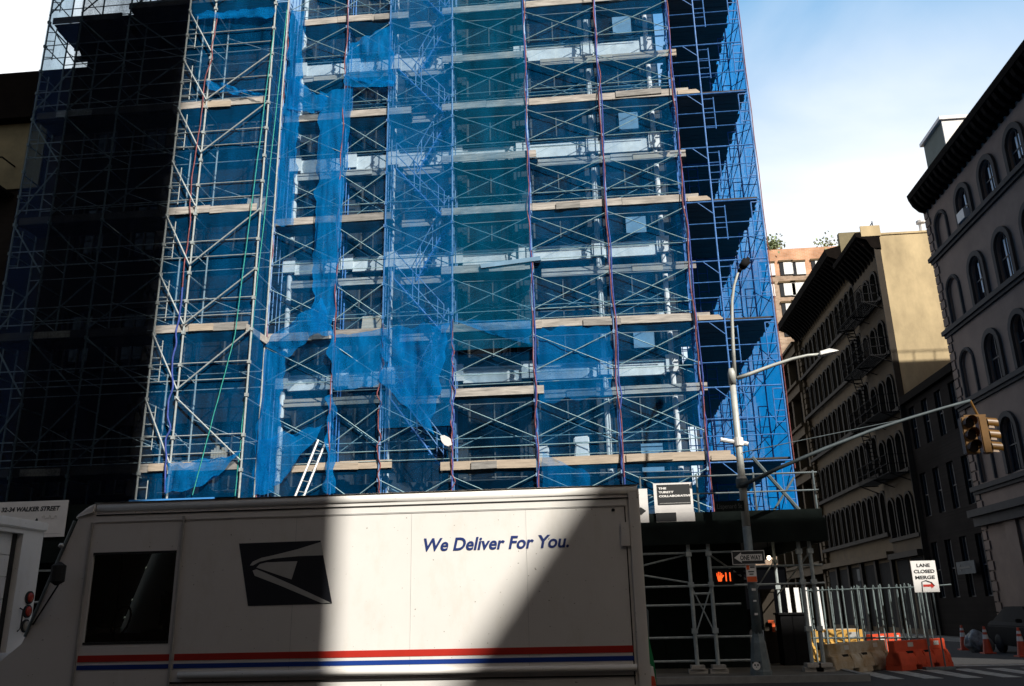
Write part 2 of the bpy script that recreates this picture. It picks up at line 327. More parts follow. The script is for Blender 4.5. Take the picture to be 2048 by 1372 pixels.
def text(s, name, size, loc, m, parent, rz=0.0, shear=0.0, offset=0.0, width=None, align='LEFT', depth=0.003, tilt=0.0):
    cu = D.curves.new('tmp', 'FONT'); cu.body = s; cu.size = size; cu.shear = shear; cu.offset = offset; cu.extrude = depth
    cu.align_x = align; cu.align_y = 'BOTTOM_BASELINE'; cu.resolution_u = 4
    ob = D.objects.new('tmp', cu); COL.objects.link(ob)
    bpy.context.view_layer.update()
    me = D.meshes.new_from_object(ob.evaluated_get(bpy.context.evaluated_depsgraph_get()))
    D.objects.remove(ob); D.curves.remove(cu)
    xs = [v.co.x for v in me.vertices]; w = max(xs) - min(xs)
    k = width / w if width else 1.0
    x0 = min(xs) if align == 'LEFT' else (min(xs) + max(xs)) / 2
    M4 = Matrix.Rotation(rz, 4, 'Z') @ Matrix.Rotation(PI / 2, 4, 'X') @ Matrix.Rotation(tilt, 4, 'Z')
    for v in me.vertices: v.co = M4 @ Vector(((v.co.x - x0) * k, v.co.y, v.co.z))
    me.materials.clear(); me.materials.append(m); me.name = name
    o = D.objects.new(name, me); COL.objects.link(o); o.parent = parent
    off = Vector((0, 0, 0)); p = parent
    while p is not None: off += p.location; p = p.parent
    o.location = Vector(loc) - off
    return o

# wall with arched / square openings.  mp(u, z, d): u along the wall, d depth into it
def wall_cell(mb, mp, u0, u1, z0, z1, a, b, s, t, arch, d):
    """cell u0..u1 x z0..z1 with an opening a..b, sill s, springing t (arch rise above if arch)"""
    Q = lambda *p: mb.quad(*[mp(*q) for q in p])
    Q((u0, z0, 0), (a, z0, 0), (a, z1, 0), (u0, z1, 0)); Q((b, z0, 0), (u1, z0, 0), (u1, z1, 0), (b, z1, 0))
    Q((a, z0, 0), (b, z0, 0), (b, s, 0), (a, s, 0))
    n = 10 if arch else 1; pts = []
    for i in range(n + 1):
        u = a + (b - a) * i / n; c = (u - (a + b) / 2) / ((b - a) / 2)
        pts.append((u, t + (arch * math.sqrt(max(0, 1 - c * c)) if arch else 0)))
    for i in range(n):
        (ua, za), (ub, zb) = pts[i], pts[i + 1]
        Q((ua, za, 0), (ub, zb, 0), (ub, z1, 0), (ua, z1, 0)); Q((ua, za, 0), (ua, za, d), (ub, zb, d), (ub, zb, 0))
    Q((a, s, 0), (a, t, 0), (a, t, d), (a, s, d)); Q((b, s, 0), (b, t, 0), (b, t, d), (b, s, d)); Q((a, s, 0), (b, s, 0), (b, s, d), (a, s, d))
    return pts

def window(parent, mp, a, b, s, t, arch, d, sash, glass, mould=None, mw=0.22, mo=0.1, sill=None, cross=1):
    """glazing (part) with sash, sill and hood mould as sub-parts"""
    n = 10 if arch else 1; top = []
    for i in range(n + 1):
        u = a + (b - a) * i / n; c = (u - (a + b) / 2) / ((b - a) / 2)
        top.append((u, t + (arch * math.sqrt(max(0, 1 - c * c)) if arch else 0)))
    g = MB(); ring = [(a, s)] + top + [(b, s)]
    if not arch: ring = [(a, s), (a, t), (b, t), (b, s)]
    g.add([mp(u, z, d - 0.02) for u, z in ring], [tuple(range(len(ring)))])
    w = g.build('window', glass, parent)
    if sash:
        f = MB(); e = 0.05; dd = d - 0.07
        def bx(u0, u1, z0, z1):
            p = [mp(u0, z0, dd), mp(u1, z0, dd), mp(u1, z1, dd), mp(u0, z1, dd)]; q = Vector(mp(u0, z0, dd + 0.04)) - Vector(p[0])
            f.prism(p, q)
        zt = t + (arch if arch else 0)
        bx(a, a + e, s, t); bx(b - e, b, s, t); bx(a + e, b - e, s, s + e); m = (s + zt) / 2; bx(a + e, b - e, m - e / 2, m + e / 2)
        if cross: bx((a + b) / 2 - 0.02, (a + b) / 2 + 0.02, s + e, zt - 0.02)
        f.build('sash', sash, w)
    if mould:
        q = MB(); c0 = (a + b) / 2; r0 = (b - a) / 2
        def hp(i, rr, off):
            th = PI - PI * i / 12; k = (arch / r0 if arch else 0)
            return mp(c0 + (r0 + rr) * math.cos(th), t + (arch + rr) * math.sin(th), off)
        zb = s
        L1 = [mp(a - 0.02, zb, 0)] + [hp(i, 0.02, 0) for i in range(13)] + [mp(b + 0.02, zb, 0)]
        L2 = [mp(a - mw, zb, 0)] + [hp(i, mw, 0) for i in range(13)] + [mp(b + mw, zb, 0)]
        L3 = [mp(a - 0.02, zb, -mo)] + [hp(i, 0.02, -mo) for i in range(13)] + [mp(b + 0.02, zb, -mo)]
        L4 = [mp(a - mw, zb, -mo)] + [hp(i, mw, -mo) for i in range(13)] + [mp(b + mw, zb, -mo)]
        for i in range(14):
            q.quad(L3[i], L3[i + 1], L4[i + 1], L4[i]); q.quad(L1[i], L1[i + 1], L3[i + 1], L3[i]); q.quad(L2[i], L4[i], L4[i + 1], L2[i + 1])
        q.build('hood_mould', mould, w)
    if sill:
        q = MB(); p = [mp(a - mw, s - 0.14, -0.14), mp(b + mw, s - 0.14, -0.14), mp(b + mw, s - 0.01, -0.14), mp(a - mw, s - 0.01, -0.14)]
        q.prism(p, Vector(mp(a, s, 0.0)) - Vector(mp(a, s, -0.14))); q.build('sill', sill, w)
    return w

# ------------------------------------------------------------------ ground, roads, pavements
struct(MB().quad((-400, -400, -0.12), (400, -400, -0.12), (400, 600, -0.12), (-400, 600, -0.12)).build('ground', M['asphalt']))
struct(MB().box(-90, 90, -1.0, 21.0, -0.1, 0.0).build('road', M['asphalt']))
struct(MB().box(6.0, 15.9, 21.0, 140, -0.1, -0.004).build('road', M['asphalt']))
def pavement(x0, x1, y0, y1):
    b = MB().box(x0, x1, y0, y1, -0.1, 0.12); struct(b.build('pavement', M['pave']))
pavement(-90, 5.85, 21.16, 25.4); pavement(3.9, 5.85, 25.4, 140)
pavement(16.05, 17.0, 23.2, 140); pavement(17.0, 90, 21.16, 23.2); pavement(16.05, 17.0, 21.16, 23.2)
pavement(-90, 90, -3.0, -1.15)
for (x0, x1, y0, y1) in [(-90, 6.0, 21.0, 21.16), (5.85, 6.0, 21.16, 140), (15.9, 16.05, 21.16, 140), (15.9, 90, 21.0, 21.16), (-90, 90, -1.15, -1.0)]:
    struct(MB().box(x0, x1, y0, y1, -0.1, 0.15).build('kerb', M['kerb']))
mk = MB()
for i in range(9):                                   # zebra bars over the side street's mouth
    x = 6.5 + i * 0.86
    mk.box(x, x + 0.42, 21.6, 24.6, -0.003, 0.001)
mk.box(6.0, 15.9, 25.6, 25.9, -0.003, 0.001)
mk.box(-90, 5.0, 9.2, 9.32, 0.001, 0.005); mk.box(-90, 5.0, 17.6, 17.72, 0.001, 0.005)
for i in range(8): mk.box(15.2, 18.2, 2.0 + i * 2.2, 3.0 + i * 2.2, 0.001, 0.005)
struct(mk.build('road_marking', M['paint']))

# ------------------------------------------------------------------ buildings
# side-street frontage: mapping for walls at x = const facing the street
def mpx(X): return lambda u, z, d: (X + d, u, z)
def mpy(Y): return lambda u, z, d: (u, Y + d, z)

# --- corner building with the round-arched windows, its front on x = 17
XR = 17.0
rb = thing('corner_building', 'grey brown corner building with round-arched windows under a heavy black cornice', 'building', (XR + 6, 31, 0))
wall = MB(); mp = mpx(XR)
ROWS = [(17.55, 19.12), (13.85, 15.85), (10.35, 12.35), (6.6, 8.8)]
BAY = [38.25, 35.72, 33.28, 30.86, 28.44, 26.0, 23.6]
HW = 0.56
edges = [39.75] + [(BAY[i] + BAY[i + 1]) / 2 for i in range(len(BAY) - 1)] + [22.2]
zl = [20.0, 16.62, 13.0, 9.55, 5.45]
wins = []
for r, (s, crown) in enumerate(ROWS):
    for i, c in enumerate(BAY):
        u1, u0 = edges[i], edges[i + 1]
        t = crown - HW
        dd = 0.1 if i == 0 else 0.17
        wall_cell(wall, mp, u0, u1, zl[r + 1], zl[r], c - HW, c + HW, s, t, HW, dd)
        wins.append((c, s, t, i, dd))
Q = lambda *p: wall.quad(*p)
Q((XR, 22.2, 0), (XR, 39.75, 0), (XR, 39.75, 5.45), (XR, 22.2, 5.45))
Q((XR, 22.2, 20.0), (XR, 39.75, 20.0), (XR, 39.75, 20.85), (XR, 22.2, 20.85))
wall.quad((XR, 39.75, 0), (XR + 16, 39.75, 0), (XR + 16, 39.75, 21.2), (XR, 39.75, 21.2))
wall.quad((XR, 22.2, 0), (XR + 16, 22.2, 0), (XR + 16, 22.2, 20.85), (XR, 22.2, 20.85))
wall.quad((XR + 16, 22.2, 0), (XR + 16, 39.75, 0), (XR + 16, 39.75, 20.85), (XR + 16, 22.2, 20.85))
wo = wall.build('wall', M['stone_r'], rb, fix=False)
for (c, s, t, i, dd) in wins:
    if i == 0:                                        # blind arch: a plain filled panel
        p = MB(); n = 10
        ring = [(c - HW, s)] + [(c - HW + 2 * HW * k / n, t + HW * math.sqrt(max(0, 1 - (2 * k / n - 1) ** 2))) for k in range(n + 1)] + [(c + HW, s)]
        p.add([mp(u, z, dd - 0.01) for u, z in ring], [tuple(range(len(ring)))])
        w = p.build('blind_arch', M['stone_r'], rb)
        q = MB()
        for k in range(13):
            pass
        window_ring = [(c + (HW + 0.1) * math.cos(PI - PI * k / 12), t + (HW + 0.1) * math.sin(PI - PI * k / 12)) for k in range(13)]
        pts = [mp(c - HW - 0.1, s, -0.02)] + [mp(u, z, -0.02) for u, z in window_ring] + [mp(c + HW + 0.1, s, -0.02)]
        q.tube(pts, 0.09, 6); q.build('hood_mould', M['stone_rd'], w)
    else:
        w = window(rb, mp, c - HW, c + HW, s, t, HW, dd, M['sash'], M['glassdark'], mould=M['stone_rd'], mw=0.24, mo=0.12)
        if i in (1, 2, 3, 4) and s > 13:
            cu = MB()
            for (ua, ub) in ((-0.34, -0.05), (0.03, 0.2)): cu.quad(mp(c + ua, s + 0.12 + 0.3 * (i % 2), dd - 0.035), mp(c + ub, s + 0.12 + 0.3 * (i % 2), dd - 0.035), mp(c + ub, t + 0.34, dd - 0.035), mp(c + ua, t + 0.3, dd - 0.035))
            cu.build('blind', M['sashwhite'], w)
for z in (17.5, 13.78, 10.28, 6.5):
    MB().box(XR - 0.22, XR, 22.2, 39.9, z - 0.2, z).box(XR - 0.12, XR, 22.2, 39.85, z - 0.34, z - 0.2).build('sill_band', M['stone_rd'], rb)
MB().box(XR - 0.5, XR, 22.2, 39.95, 5.2, 5.5).box(XR - 0.3, XR, 22.2, 39.9, 4.8, 5.2).build('ground_floor_ledge', M['stone_rd'], rb)
q = MB()                                              # quoins at the far corner
for k in range(46):
    z = 0.4 + k * 0.425
    q.box(XR - 0.06, XR + 0.3, 39.3 + (0.12 if k % 2 else 0), 39.81, z, z + 0.37)
q.build('quoins', M['stone_r'], rb)
for c in (37.0, 33.5, 30, 26.5):
    MB().box(XR - 0.12, XR, c - 0.5, c + 0.5, 0.1, 4.8).build('pilaster', M['stone_r'], rb)
q = MB()
q.prism([(XR - 0.05, 22.2, 19.95), (XR - 0.25, 22.2, 20.05), (XR - 0.35, 22.2, 20.4), (XR - 0.75, 22.2, 20.5), (XR - 0.8, 22.2, 20.78), (XR + 0.3, 22.2, 21.0), (XR + 0.3, 22.2, 19.95)], (0, 17.4, 0))
co = q.build('cornice', M['cornice'], rb)
q = MB()
for k in range(34):
    y = 22.6 + k * 0.51
    q.prism([(XR - 0.36, y, 20.38), (XR - 0.72, y, 20.5), (XR - 0.6, y, 20.2), (XR - 0.34, y, 19.9), (XR - 0.02, y, 19.78), (XR - 0.02, y, 20.0), (XR - 0.22, y, 20.08)], (0, 0.2, 0))
q.build('cornice_brackets', M['cornice'], co)
MB().quad((XR, 22.2, 20.84), (XR + 16, 22.2, 20.84), (XR + 16, 39.75, 20.84), (XR, 39.75, 20.84)).build('roof', M['roof'], rb)
MB().box(XR + 4.5, XR + 15.9, 39.45, 39.74, 20.85, 21.95).build('rear_parapet', M['stone_r'], rb)
q = MB()
for k in range(8): q.bar((XR + 4.6 + k * 1.1, 39.6, 21.95), (XR + 4.6 + k * 1.1, 39.6, 22.65), 0.03)
q.bar((XR + 4.6, 39.6, 22.63), (XR + 12.4, 39.6, 22.63), 0.03)
q.build('roof_railing', M['black'], rb)
bh = MB().box(17.5, 21.5, 37.35, 39.7, 20.84, 23.55).build('roof_bulkhead', M['bulkgreen'], rb)
MB().box(17.46, 21.55, 37.28, 37.35, 20.84, 23.5).build('bulkhead_front', M['whitesign'], bh)
MB().box(17.35, 21.65, 37.2, 39.8, 23.55, 23.72).build('bulkhead_roof', M['whitesign'], bh)
pa = onX(1920, 440, XR); y0 = 35.95
ac = MB().box(XR - 0.28, XR + 0.25, 35.35, 36.05, 17.58, 18.02).build('window_air_conditioner', M['truck_grey'])
tag(ac, 'small pale air conditioner stuck in an arched window just under the black cornice', 'air conditioner')

# --- brown building with the fire escape, yellow side wall
mb_ = thing('stone_building', 'brown stone building with a sunlit yellow side wall and black fire escape', 'building', (22, 49.4, 0))
wall = MB(); mp = mpx(17.0); BAY = [48.0, 49.42, 50.84]; ROWS = [(18.3, 20.0), (15.1, 17.0), (11.9, 13.8), (8.6, 10.6), (5.2, 7.3)]
edges = [47.0, 48.7, 50.13, 51.7]; zl = [21.2, 17.75, 14.4, 11.2, 7.95, 4.4]
for r, (s, crown) in enumerate(ROWS):
    for i, c in enumerate(BAY):
        wall_cell(wall, mp, edges[i], edges[i + 1], zl[r + 1], zl[r], c - 0.42, c + 0.42, s, crown - 0.42, 0.42, 0.35)
wall.quad((17, 47, 0), (17, 51.7, 0), (17, 51.7, 4.4), (17, 47, 4.4))
wall.build('wall', M['stone_m'], mb_, fix=False)
for r, (s, crown) in enumerate(ROWS):
    for c in BAY:
        window(mb_, mp, c - 0.42, c + 0.42, s, crown - 0.42, 0.42, 0.35, M['sash'] if r < 3 else None, M['glassdark'], mould=M['stone_md'], mw=0.16, mo=0.1)
    MB().box(16.85, 17.0, 47.0, 51.7, s - 0.2, s).build('sill_band', M['stone_md'], mb_)
MB().box(17.02, 34, 46.95, 46.995, 0, 22.0).build('painted_side_wall', M['stucco'], mb_)
MB().box(16.9, 17.25, 46.9, 47.02, 0, 21.2).build('corner_strip', M['stone_md'], mb_)
q = MB().prism([(17.0, 46.9, 21.1), (16.75, 46.9, 21.3), (16.55, 46.9, 21.75), (16.0, 46.9, 21.95), (15.95, 46.9, 22.2), (17.3, 46.9, 22.35), (17.3, 46.9, 21.1)], (0, 4.9, 0))
for k in range(9): q.prism([(16.98, 47.1 + k * 0.55, 20.7), (16.7, 47.1 + k * 0.55, 21.1), (16.1, 47.1 + k * 0.55, 21.85), (16.98, 47.1 + k * 0.55, 21.85)], (0, 0.2, 0))
q.build('cornice', M['cornice'], mb_)
MB().box(16.3, 17.4, 46.88, 46.98, 21.95, 22.6).box(17.4, 34, 46.9, 47.15, 22.0, 22.12).build('parapet_return', M['stucco'], mb_)
q = MB(); q.bar((17.6, 50.5, 22.3), (17.6, 50.5, 23.6), 0.03); q.bar((17.6, 52.5, 23.5), (17.6, 48.5, 23.5), 0.03); q.bar((17.6, 52.6, 22.3), (17.6, 50.6, 23.6), 0.03); q.bar((17.6, 48.5, 22.3), (17.6, 48.5, 23.6), 0.03); q.bar((17.6, 52.5, 23.1), (17.6, 48.5, 23.1), 0.02)
q.build('roof_railing', M['black'], mb_)
fe = thing('fire_escape', 'black iron fire escape of balconies and ladders on the brown stone front', 'fire escape', (16.5, 49.7, 4))
for z in (18.1, 14.95, 11.7, 8.4):
    b = MB()
    for k in range(9): b.box(15.9 + k * 0.12, 15.96 + k * 0.12, 47.2, 52.6, z - 0.04, z)
    for y in (47.2, 49.9, 52.6): b.bar((17, y, z - 0.5), (15.95, y, z - 0.05), 0.03); b.box(15.9, 17, y - 0.03, y + 0.03, z - 0.09, z - 0.04)
    bal = b.build('balcony', M['black'], fe)
    r_ = MB()
    for h in (0.45, 0.95):
        r_.bar((15.9, 47.2, z + h), (15.9, 52.6, z + h), 0.022); r_.bar((15.9, 47.2, z + h), (17, 47.2, z + h), 0.022); r_.bar((15.9, 52.6, z + h), (17, 52.6, z + h), 0.022)
    for k in range(28): r_.bar((15.9, 47.2 + k * 0.2, z), (15.9, 47.2 + k * 0.2, z + 0.95), 0.012, 4)
    r_.build('railing', M['black'], bal)
    l = MB()
    if z > 9:
        for dx in (0, 0.5): l.bar((16.15 + dx, 51.9, z), (16.15 + dx, 50.1, z - 3.2), 0.03)
        for k in range(1, 13): l.box(16.15, 16.65, 51.9 - k * 0.15 + 0.02, 51.9 - k * 0.15 + 0.16, z - k * 0.265, z - k * 0.265 + 0.03)
        l.build('stair_ladder', M['black'], fe)

gb = thing('low_building', 'low dark brick building in the gap under the yellow wall, with narrow pale-lit windows', 'building', (24, 43.3, 0))
wall = MB(); mp = mpx(17.15); gw = []
for (z0, z1) in ((8.7, 12.2), (5.2, 8.7), (1.2, 5.2)):
    for i in range(4):
        u = 39.8 + 1.77 * i
        wall_cell(wall, mp, u, u + 1.77, z0, z1, u + 0.5, u + 1.3, z0 + 0.7, z1 - 0.6, 0, 0.2); gw.append((u, z0, z1, i))
wall.quad((17.15, 39.8, 12.2), (17.15, 46.9, 12.2), (30, 46.9, 12.2), (30, 39.8, 12.2)); wall.quad((17.15, 39.8, 0), (17.15, 46.88, 0), (17.15, 46.88, 1.2), (17.15, 39.8, 1.2))
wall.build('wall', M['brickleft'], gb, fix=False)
for (u, z0, z1, i) in gw:
    w = window(gb, mp, u + 0.5, u + 1.3, z0 + 0.7, z1 - 0.6, 0, 0.2, M['sash'], M['glassdark'])
    if R.random() < 0.6: MB().quad(mp(u + 0.62, z0 + 0.8, 0.15), mp(u + 0.75, z0 + 0.8, 0.15), mp(u + 0.75, z1 - 0.8, 0.15), mp(u + 0.62, z1 - 0.8, 0.15)).build('blind', M['sashwhite'], w)
MB().box(16.9, 17.15, 39.8, 46.88, 11.9, 12.3).build('parapet', M['cornice'], gb)
# --- long arcaded building beyond it
ab = thing('stone_building', 'long tan stone building with rows of narrow arched windows and jutting black cornice', 'building', (22, 58.8, 0))
wall = MB(); BAY = [52.9 + 0.1 + 2.42 * k for k in range(6)]; ROWS = [(18.75, 20.85), (15.6, 17.65), (12.3, 14.5), (9.0, 11.2), (5.6, 7.9)]
edges = [51.7] + [(BAY[i] + BAY[i + 1]) / 2 for i in range(5)] + [66.6]; zl = [22.0, 18.2, 15.0, 11.75, 8.45, 4.6]
for r, (s, crown) in enumerate(ROWS):
    for i, c in enumerate(BAY):
        for (u0, u1, cc) in ((edges[i], c, (edges[i] + c) / 2 + 0.05), (c, edges[i + 1], (c + edges[i + 1]) / 2 - 0.05)):
            wall_cell(wall, mp, u0, u1, zl[r + 1], zl[r], cc - 0.4, cc + 0.4, s, crown - 0.4, 0.4, 0.4)
wall.quad((17, 51.7, 0), (17, 66.6, 0), (17, 66.6, 4.6), (17, 51.7, 4.6))
wall.build('wall', M['stone_b'], ab, fix=False)
for r, (s, crown) in enumerate(ROWS):
    for i, c in enumerate(BAY):
        for cc in ((edges[i] + c) / 2 + 0.05, (c + edges[i + 1]) / 2 - 0.05):
            window(ab, mp, cc - 0.4, cc + 0.4, s, crown - 0.4, 0.4, 0.4, M['sash'] if r < 2 else None, M['glassdark'], mould=M['stone_md'], mw=0.16, mo=0.12)
    MB().box(16.82, 17.0, 51.75, 66.6, s - 0.22, s).build('sill_band', M['stone_md'], ab)
q = MB()
for k in range(50): q.box(16.93, 17.2, 66.2 - (0.15 if k % 2 else 0), 66.65, 0.3 + k * 0.43, 0.65 + k * 0.43)
q.build('quoins', M['stone_b'], ab)
MB().box(17.6, 34, 51.72, 66.6, 0, 22.5).build('side_wall', M['stone_m'], ab)
q = MB().prism([(17.0, 51.75, 22.0), (16.7, 51.75, 22.1), (16.5, 51.75, 22.5), (15.7, 51.75, 22.85), (15.6, 51.75, 23.3), (17.3, 51.75, 23.7), (17.3, 51.75, 22.0)], (0, 15.2, 0))
for k in range(27): q.prism([(16.98, 52 + k * 0.55, 21.5), (16.6, 52 + k * 0.55, 22.0), (15.8, 52 + k * 0.55, 22.8), (16.98, 52 + k * 0.55, 22.8)], (0, 0.2, 0))
q.build('cornice', M['cornice'], ab)
MB().box(16.6, 18.9, 51.74, 52.1, 22.5, 24.4).build('end_parapet', M['beige'], ab)

for k in range(5):
    MB().box(16.98, 17.0, 52.2 + k * 2.9, 54.5 + k * 2.9, 0.4, 4.0).build('shop_window_dark', M['black'], ab)  # matte black stands in for dark shop glass, so no sky reflects
    MB().box(16.8, 17.0, 51.75 + k * 2.9, 52.1 + k * 2.9, 0.12, 4.2).build('shop_column', M['stone_md'], ab)
MB().box(16.6, 17.0, 51.75, 66.6, 4.2, 4.55).build('shop_cornice', M['stone_b'], ab)
MB().box(16.98, 17.0, 47.3, 49.1, 0.4, 4.0).build('shop_window_dark', M['black'], mb_); MB().box(16.98, 17.0, 49.5, 51.4, 0.4, 4.0).build('shop_window_dark', M['black'], mb_)
MB().box(16.62, 17.0, 47.0, 51.7, 4.05, 4.35).build('shop_cornice', M['stone_md'], mb_)
# --- framed building further along
cb = thing('framed_building', 'cream building with wide beams and slim columns, last along the side street', 'building', (22, 72, 0))
MB().box(17.5, 34, 66.7, 84, 0, 22.0).build('wall', M['stone_md'], cb)
for z in (21.6, 18.4, 15.0, 11.6, 8.2, 4.6):
    MB().box(16.7, 17.5, 66.7, 84, z - 0.65, z).box(16.5, 17.5, 66.7, 84, z, z + 0.22).build('beam', M['stone_b'], cb)
for k in range(6):
    MB().box(16.85, 17.5, 66.75 + k * 3.2, 67.2 + k * 3.2, 0, 21.0).build('column', M['stone_b'], cb)
for z in (18.62, 15.22, 11.82, 8.42, 4.82):
    for k in range(5): MB().box(17.4, 17.49, 67.3 + k * 3.2, 69.85 + k * 3.2, z, z + 2.1).build('window', M['glassdark'], cb)

# --- tall brick block closing the view
fb = thing('brick_building', 'tall sunlit orange and brown brick block closing the view down the side street', 'building', (40, 118, 0))
MB().box(16, 60, 110, 126, 44.3, 48.15).build('parapet_storey', M['brickor'], fb)
MB().box(16, 60, 110.01, 126, 0, 44.3).build('wall', M['brickbr'], fb)
def farwin(px, py, w, h):
    p = onY(px, py, 109.95)
    f = MB().box(p.x - w / 2, p.x + w / 2, 109.92, 110.02, p.z - h, p.z).build('window', M['glassdark'], fb)
    e = 0.0
    MB().box(p.x - w / 2 + (0.5 if w < 2.4 else 0.1), p.x + w / 2, 109.86, 109.92, p.z - h + 0.1, p.z - 0.08).build('window_shade', M['lampwhite'], f)
    MB().box(p.x - w / 2 - 0.1, p.x + w / 2 + 0.1, 109.8, 110.0, p.z, p.z + 0.25).build('lintel', M['stone_b'], f)
for (x, y, w, h) in [(1571, 524, 1.7, 1.9), (1596, 524, 1.7, 1.9), (1634, 521, 1.6, 1.9), (1574, 566, 2.0, 1.9), (1601, 564, 2.6, 2.0), (1578, 606, 2.0, 1.9), (1602, 603, 2.4, 1.9), (1632, 562, 1.7, 1.9), (1535, 527, 1.7, 1.9), (1535, 568, 1.7, 1.9), (1582, 645, 2, 1.9)]:
    farwin(x, y, w, h)
for zz in range(8):
    for xx in range(8):
        x, z = 18.5 + xx * 4.6, 7.5 + zz * 3.75
        w_ = MB().box(x, x + 1.9, 109.93, 110.02, z, z + 1.9).build('window', M['glassdark'], fb)
        MB().box(x - 0.1, x + 2.0, 109.82, 110.0, z + 1.9, z + 2.12).build('lintel', M['stone_b'], w_)
def tuft(name, px, py, Y, r, label, n):
    p = onY(px, py, Y); t = thing(name, label, 'tree', (p.x, Y + 1, p.z - r))
    f = MB()
    for k in range(n):
        c = Vector((p.x, Y + 1, p.z)) + Vector((R.gauss(0, 0.45), R.gauss(0, 0.4), R.gauss(0, 0.45))) * r
        a = Vector((R.uniform(-1, 1), R.uniform(-1, 1), R.uniform(-1, 1))).normalized() * 0.22; b = a.cross(Vector((R.uniform(-1, 1), R.uniform(-1, 1), 1))).normalized() * 0.16
        f.quad(c - a, c - b, c + a, c + b)
    f.build('crown', M['leaf'], t, fix=False)
    s = MB()
    for k in range(5): s.bar((p.x, Y + 1, p.z - r * 1.3), (p.x + R.uniform(-.6, .6) * r, Y + 1, p.z + R.uniform(-.2, .6) * r), 0.05, 4, 0.02)
    s.build('trunk', M['bark'], t)
tuft('roof_tree', 1546, 486, 110, 1.5, 'bushy green roof tree on the brick block, right against the blue net', 500)
tuft('roof_tree', 1655, 486, 110, 1.6, 'thin sparse roof tree on the brick block above the orange parapet', 130)
vt = onY(1844, 452, 47.5)
v = MB().lathe((vt.x, 47.6, vt.z - 0.5), [(0.14, 0), (0.14, 0.7), (0.26, 0.72), (0.26, 0.86), (0.05, 1.0)], 10).box(vt.x - 0.7, vt.x + 0.5, 47.3, 47.9, 22.1, 22.25)
tag(v.build('roof_vent', M['whitesign']), 'white roof vent sticking up above the yellow side wall', 'vent')

# --- buildings behind the viewer that shade the near street
oc = thing('apartment_building', 'tall brick building behind the viewer whose corner shades the left scaffold', 'building', (-15, -10, 0))
MB().box(-9, 7.67, -17, -3, 0, 54).build('wall', M['brickocc'], oc)
MB().box(-45, -9.02, -17, -3, 0, 15).build('low_wing', M['brickocc'], oc)
q = MB()
for k in range(15):
    for j in range(5): q.box(-8 + j * 3.1, -6.6 + j * 3.1, -3.0, -2.94, 2.0 + k * 3.5, 4.0 + k * 3.5)
q.build('window_panes', M['glassdark'], oc)
oc = thing('apartment_building', 'brick corner building across the street whose roofline shades the truck', 'building', (30, -9, 0))
MB().box(17.0, 46, -20, 1.14, 0, 25.85).build('wall', M['brickocc'], oc)
MB().box(16.95, 46, -20, 1.2, 25.85, 26.15).build('cornice', M['cornice'], oc)
q = MB()
for k in range(7):
    for j in range(7): q.box(16.94, 17.0, -18.5 + j * 2.7, -17.2 + j * 2.7, 2.0 + k * 3.4, 4.0 + k * 3.4)
q.build('window_panes', M['glassdark'], oc)

# --- building behind the main scaffold
YF = 25.5
fbk = thing('scaffolded_building', 'dark cast-iron fronted building with white stone bands behind the blue netted scaffold', 'building', (-3.2, 32, 0))
COLX = [-9.55, -7.6, -6.15, -3.95, -1.75, 0.62, 2.68]
FLO = [4.6, 8.45, 12.4, 16.15, 19.95, 23.8]          # underside of each white band
wall = MB(); mp = mpy(YF)
MID = [(-9.55, -7.6), (-7.6, -6.15), (-6.15, -3.95), (-3.95, -1.75), (-1.75, 0.62), (0.62, 2.68)]
wl = []
for k in range(5):
    for (a, b) in MID:
        wall_cell(wall, mp, a, b, FLO[k], FLO[k + 1], a + 0.3, b - 0.3, FLO[k] + 0.85, FLO[k + 1] - 0.05, 0, 0.35)
        wl.append((a + 0.3, b - 0.3, FLO[k] + 0.85, FLO[k + 1] - 0.05))
wall.quad((-9.77, YF, 0), (3.0, YF, 0), (3.0, YF, 4.6), (-9.77, YF, 4.6)); wall.quad((2.68, YF, 4.6), (3.0, YF, 4.6), (3.0, YF, 23.8), (2.68, YF, 23.8)); wall.quad((-9.77, YF, 4.6), (-9.55, YF, 4.6), (-9.55, YF, 23.8), (-9.77, YF, 23.8))
wall.quad((3.0, YF, 0), (3.0, 40, 0), (3.0, 40, 26), (3.0, YF, 26)); wall.quad((-9.77, YF, 23.8), (3.0, YF, 23.8), (3.0, YF, 26), (-9.77, YF, 26)); wall.quad((-9.77, YF, 26), (3, YF, 26), (3, 40, 26), (-9.77, 40, 26))
wall.build('wall', M['facade'], fbk, fix=False)
for k, (a, b, s, t) in enumerate(wl):
    w = window(fbk, mp, a, b, s, t, 0, 0.35, M['sash'], M['glassdark'], cross=1)
    if k % 6 == 5:
        MB().box(a + (b - a) * 0.45, b - 0.15, YF + 0.2, YF + 0.24, s + 0.1, s + 1.55 - 0.3 * (k % 3)).build('window_reflection', M['glassblue'], w)  # pale blue slab painted in for the reflection on the pane
for z in FLO[1:]:
    for i, (a, b) in enumerate(MID):
        if i in (2, 3) and R.random() < 0.4: continue
        MB().box(a + 0.18, b - 0.2, YF - 0.13, YF, z, z + 0.5).build('stone_band', M['lintel'], fbk)
    for i, x in enumerate(COLX):
        MB().box(x - 0.2, x + 0.2, YF - 0.2, YF, z + 0.06, z + 0.6).build('keystone_block', M['lintel'], fbk)
for i, x in enumerate(COLX):
    if i in (0, 2, 5, 6):
        MB().lathe((x, YF - 0.05, 4.6), [(0.11, 0), (0.085, 0.2), (0.085, 19.0)], 10).build('column', M['lintel'], fbk)
    else: MB().box(x - 0.16, x + 0.16, YF - 0.06, YF, 4.6, 23.8).build('pilaster', M['facade'], fbk)

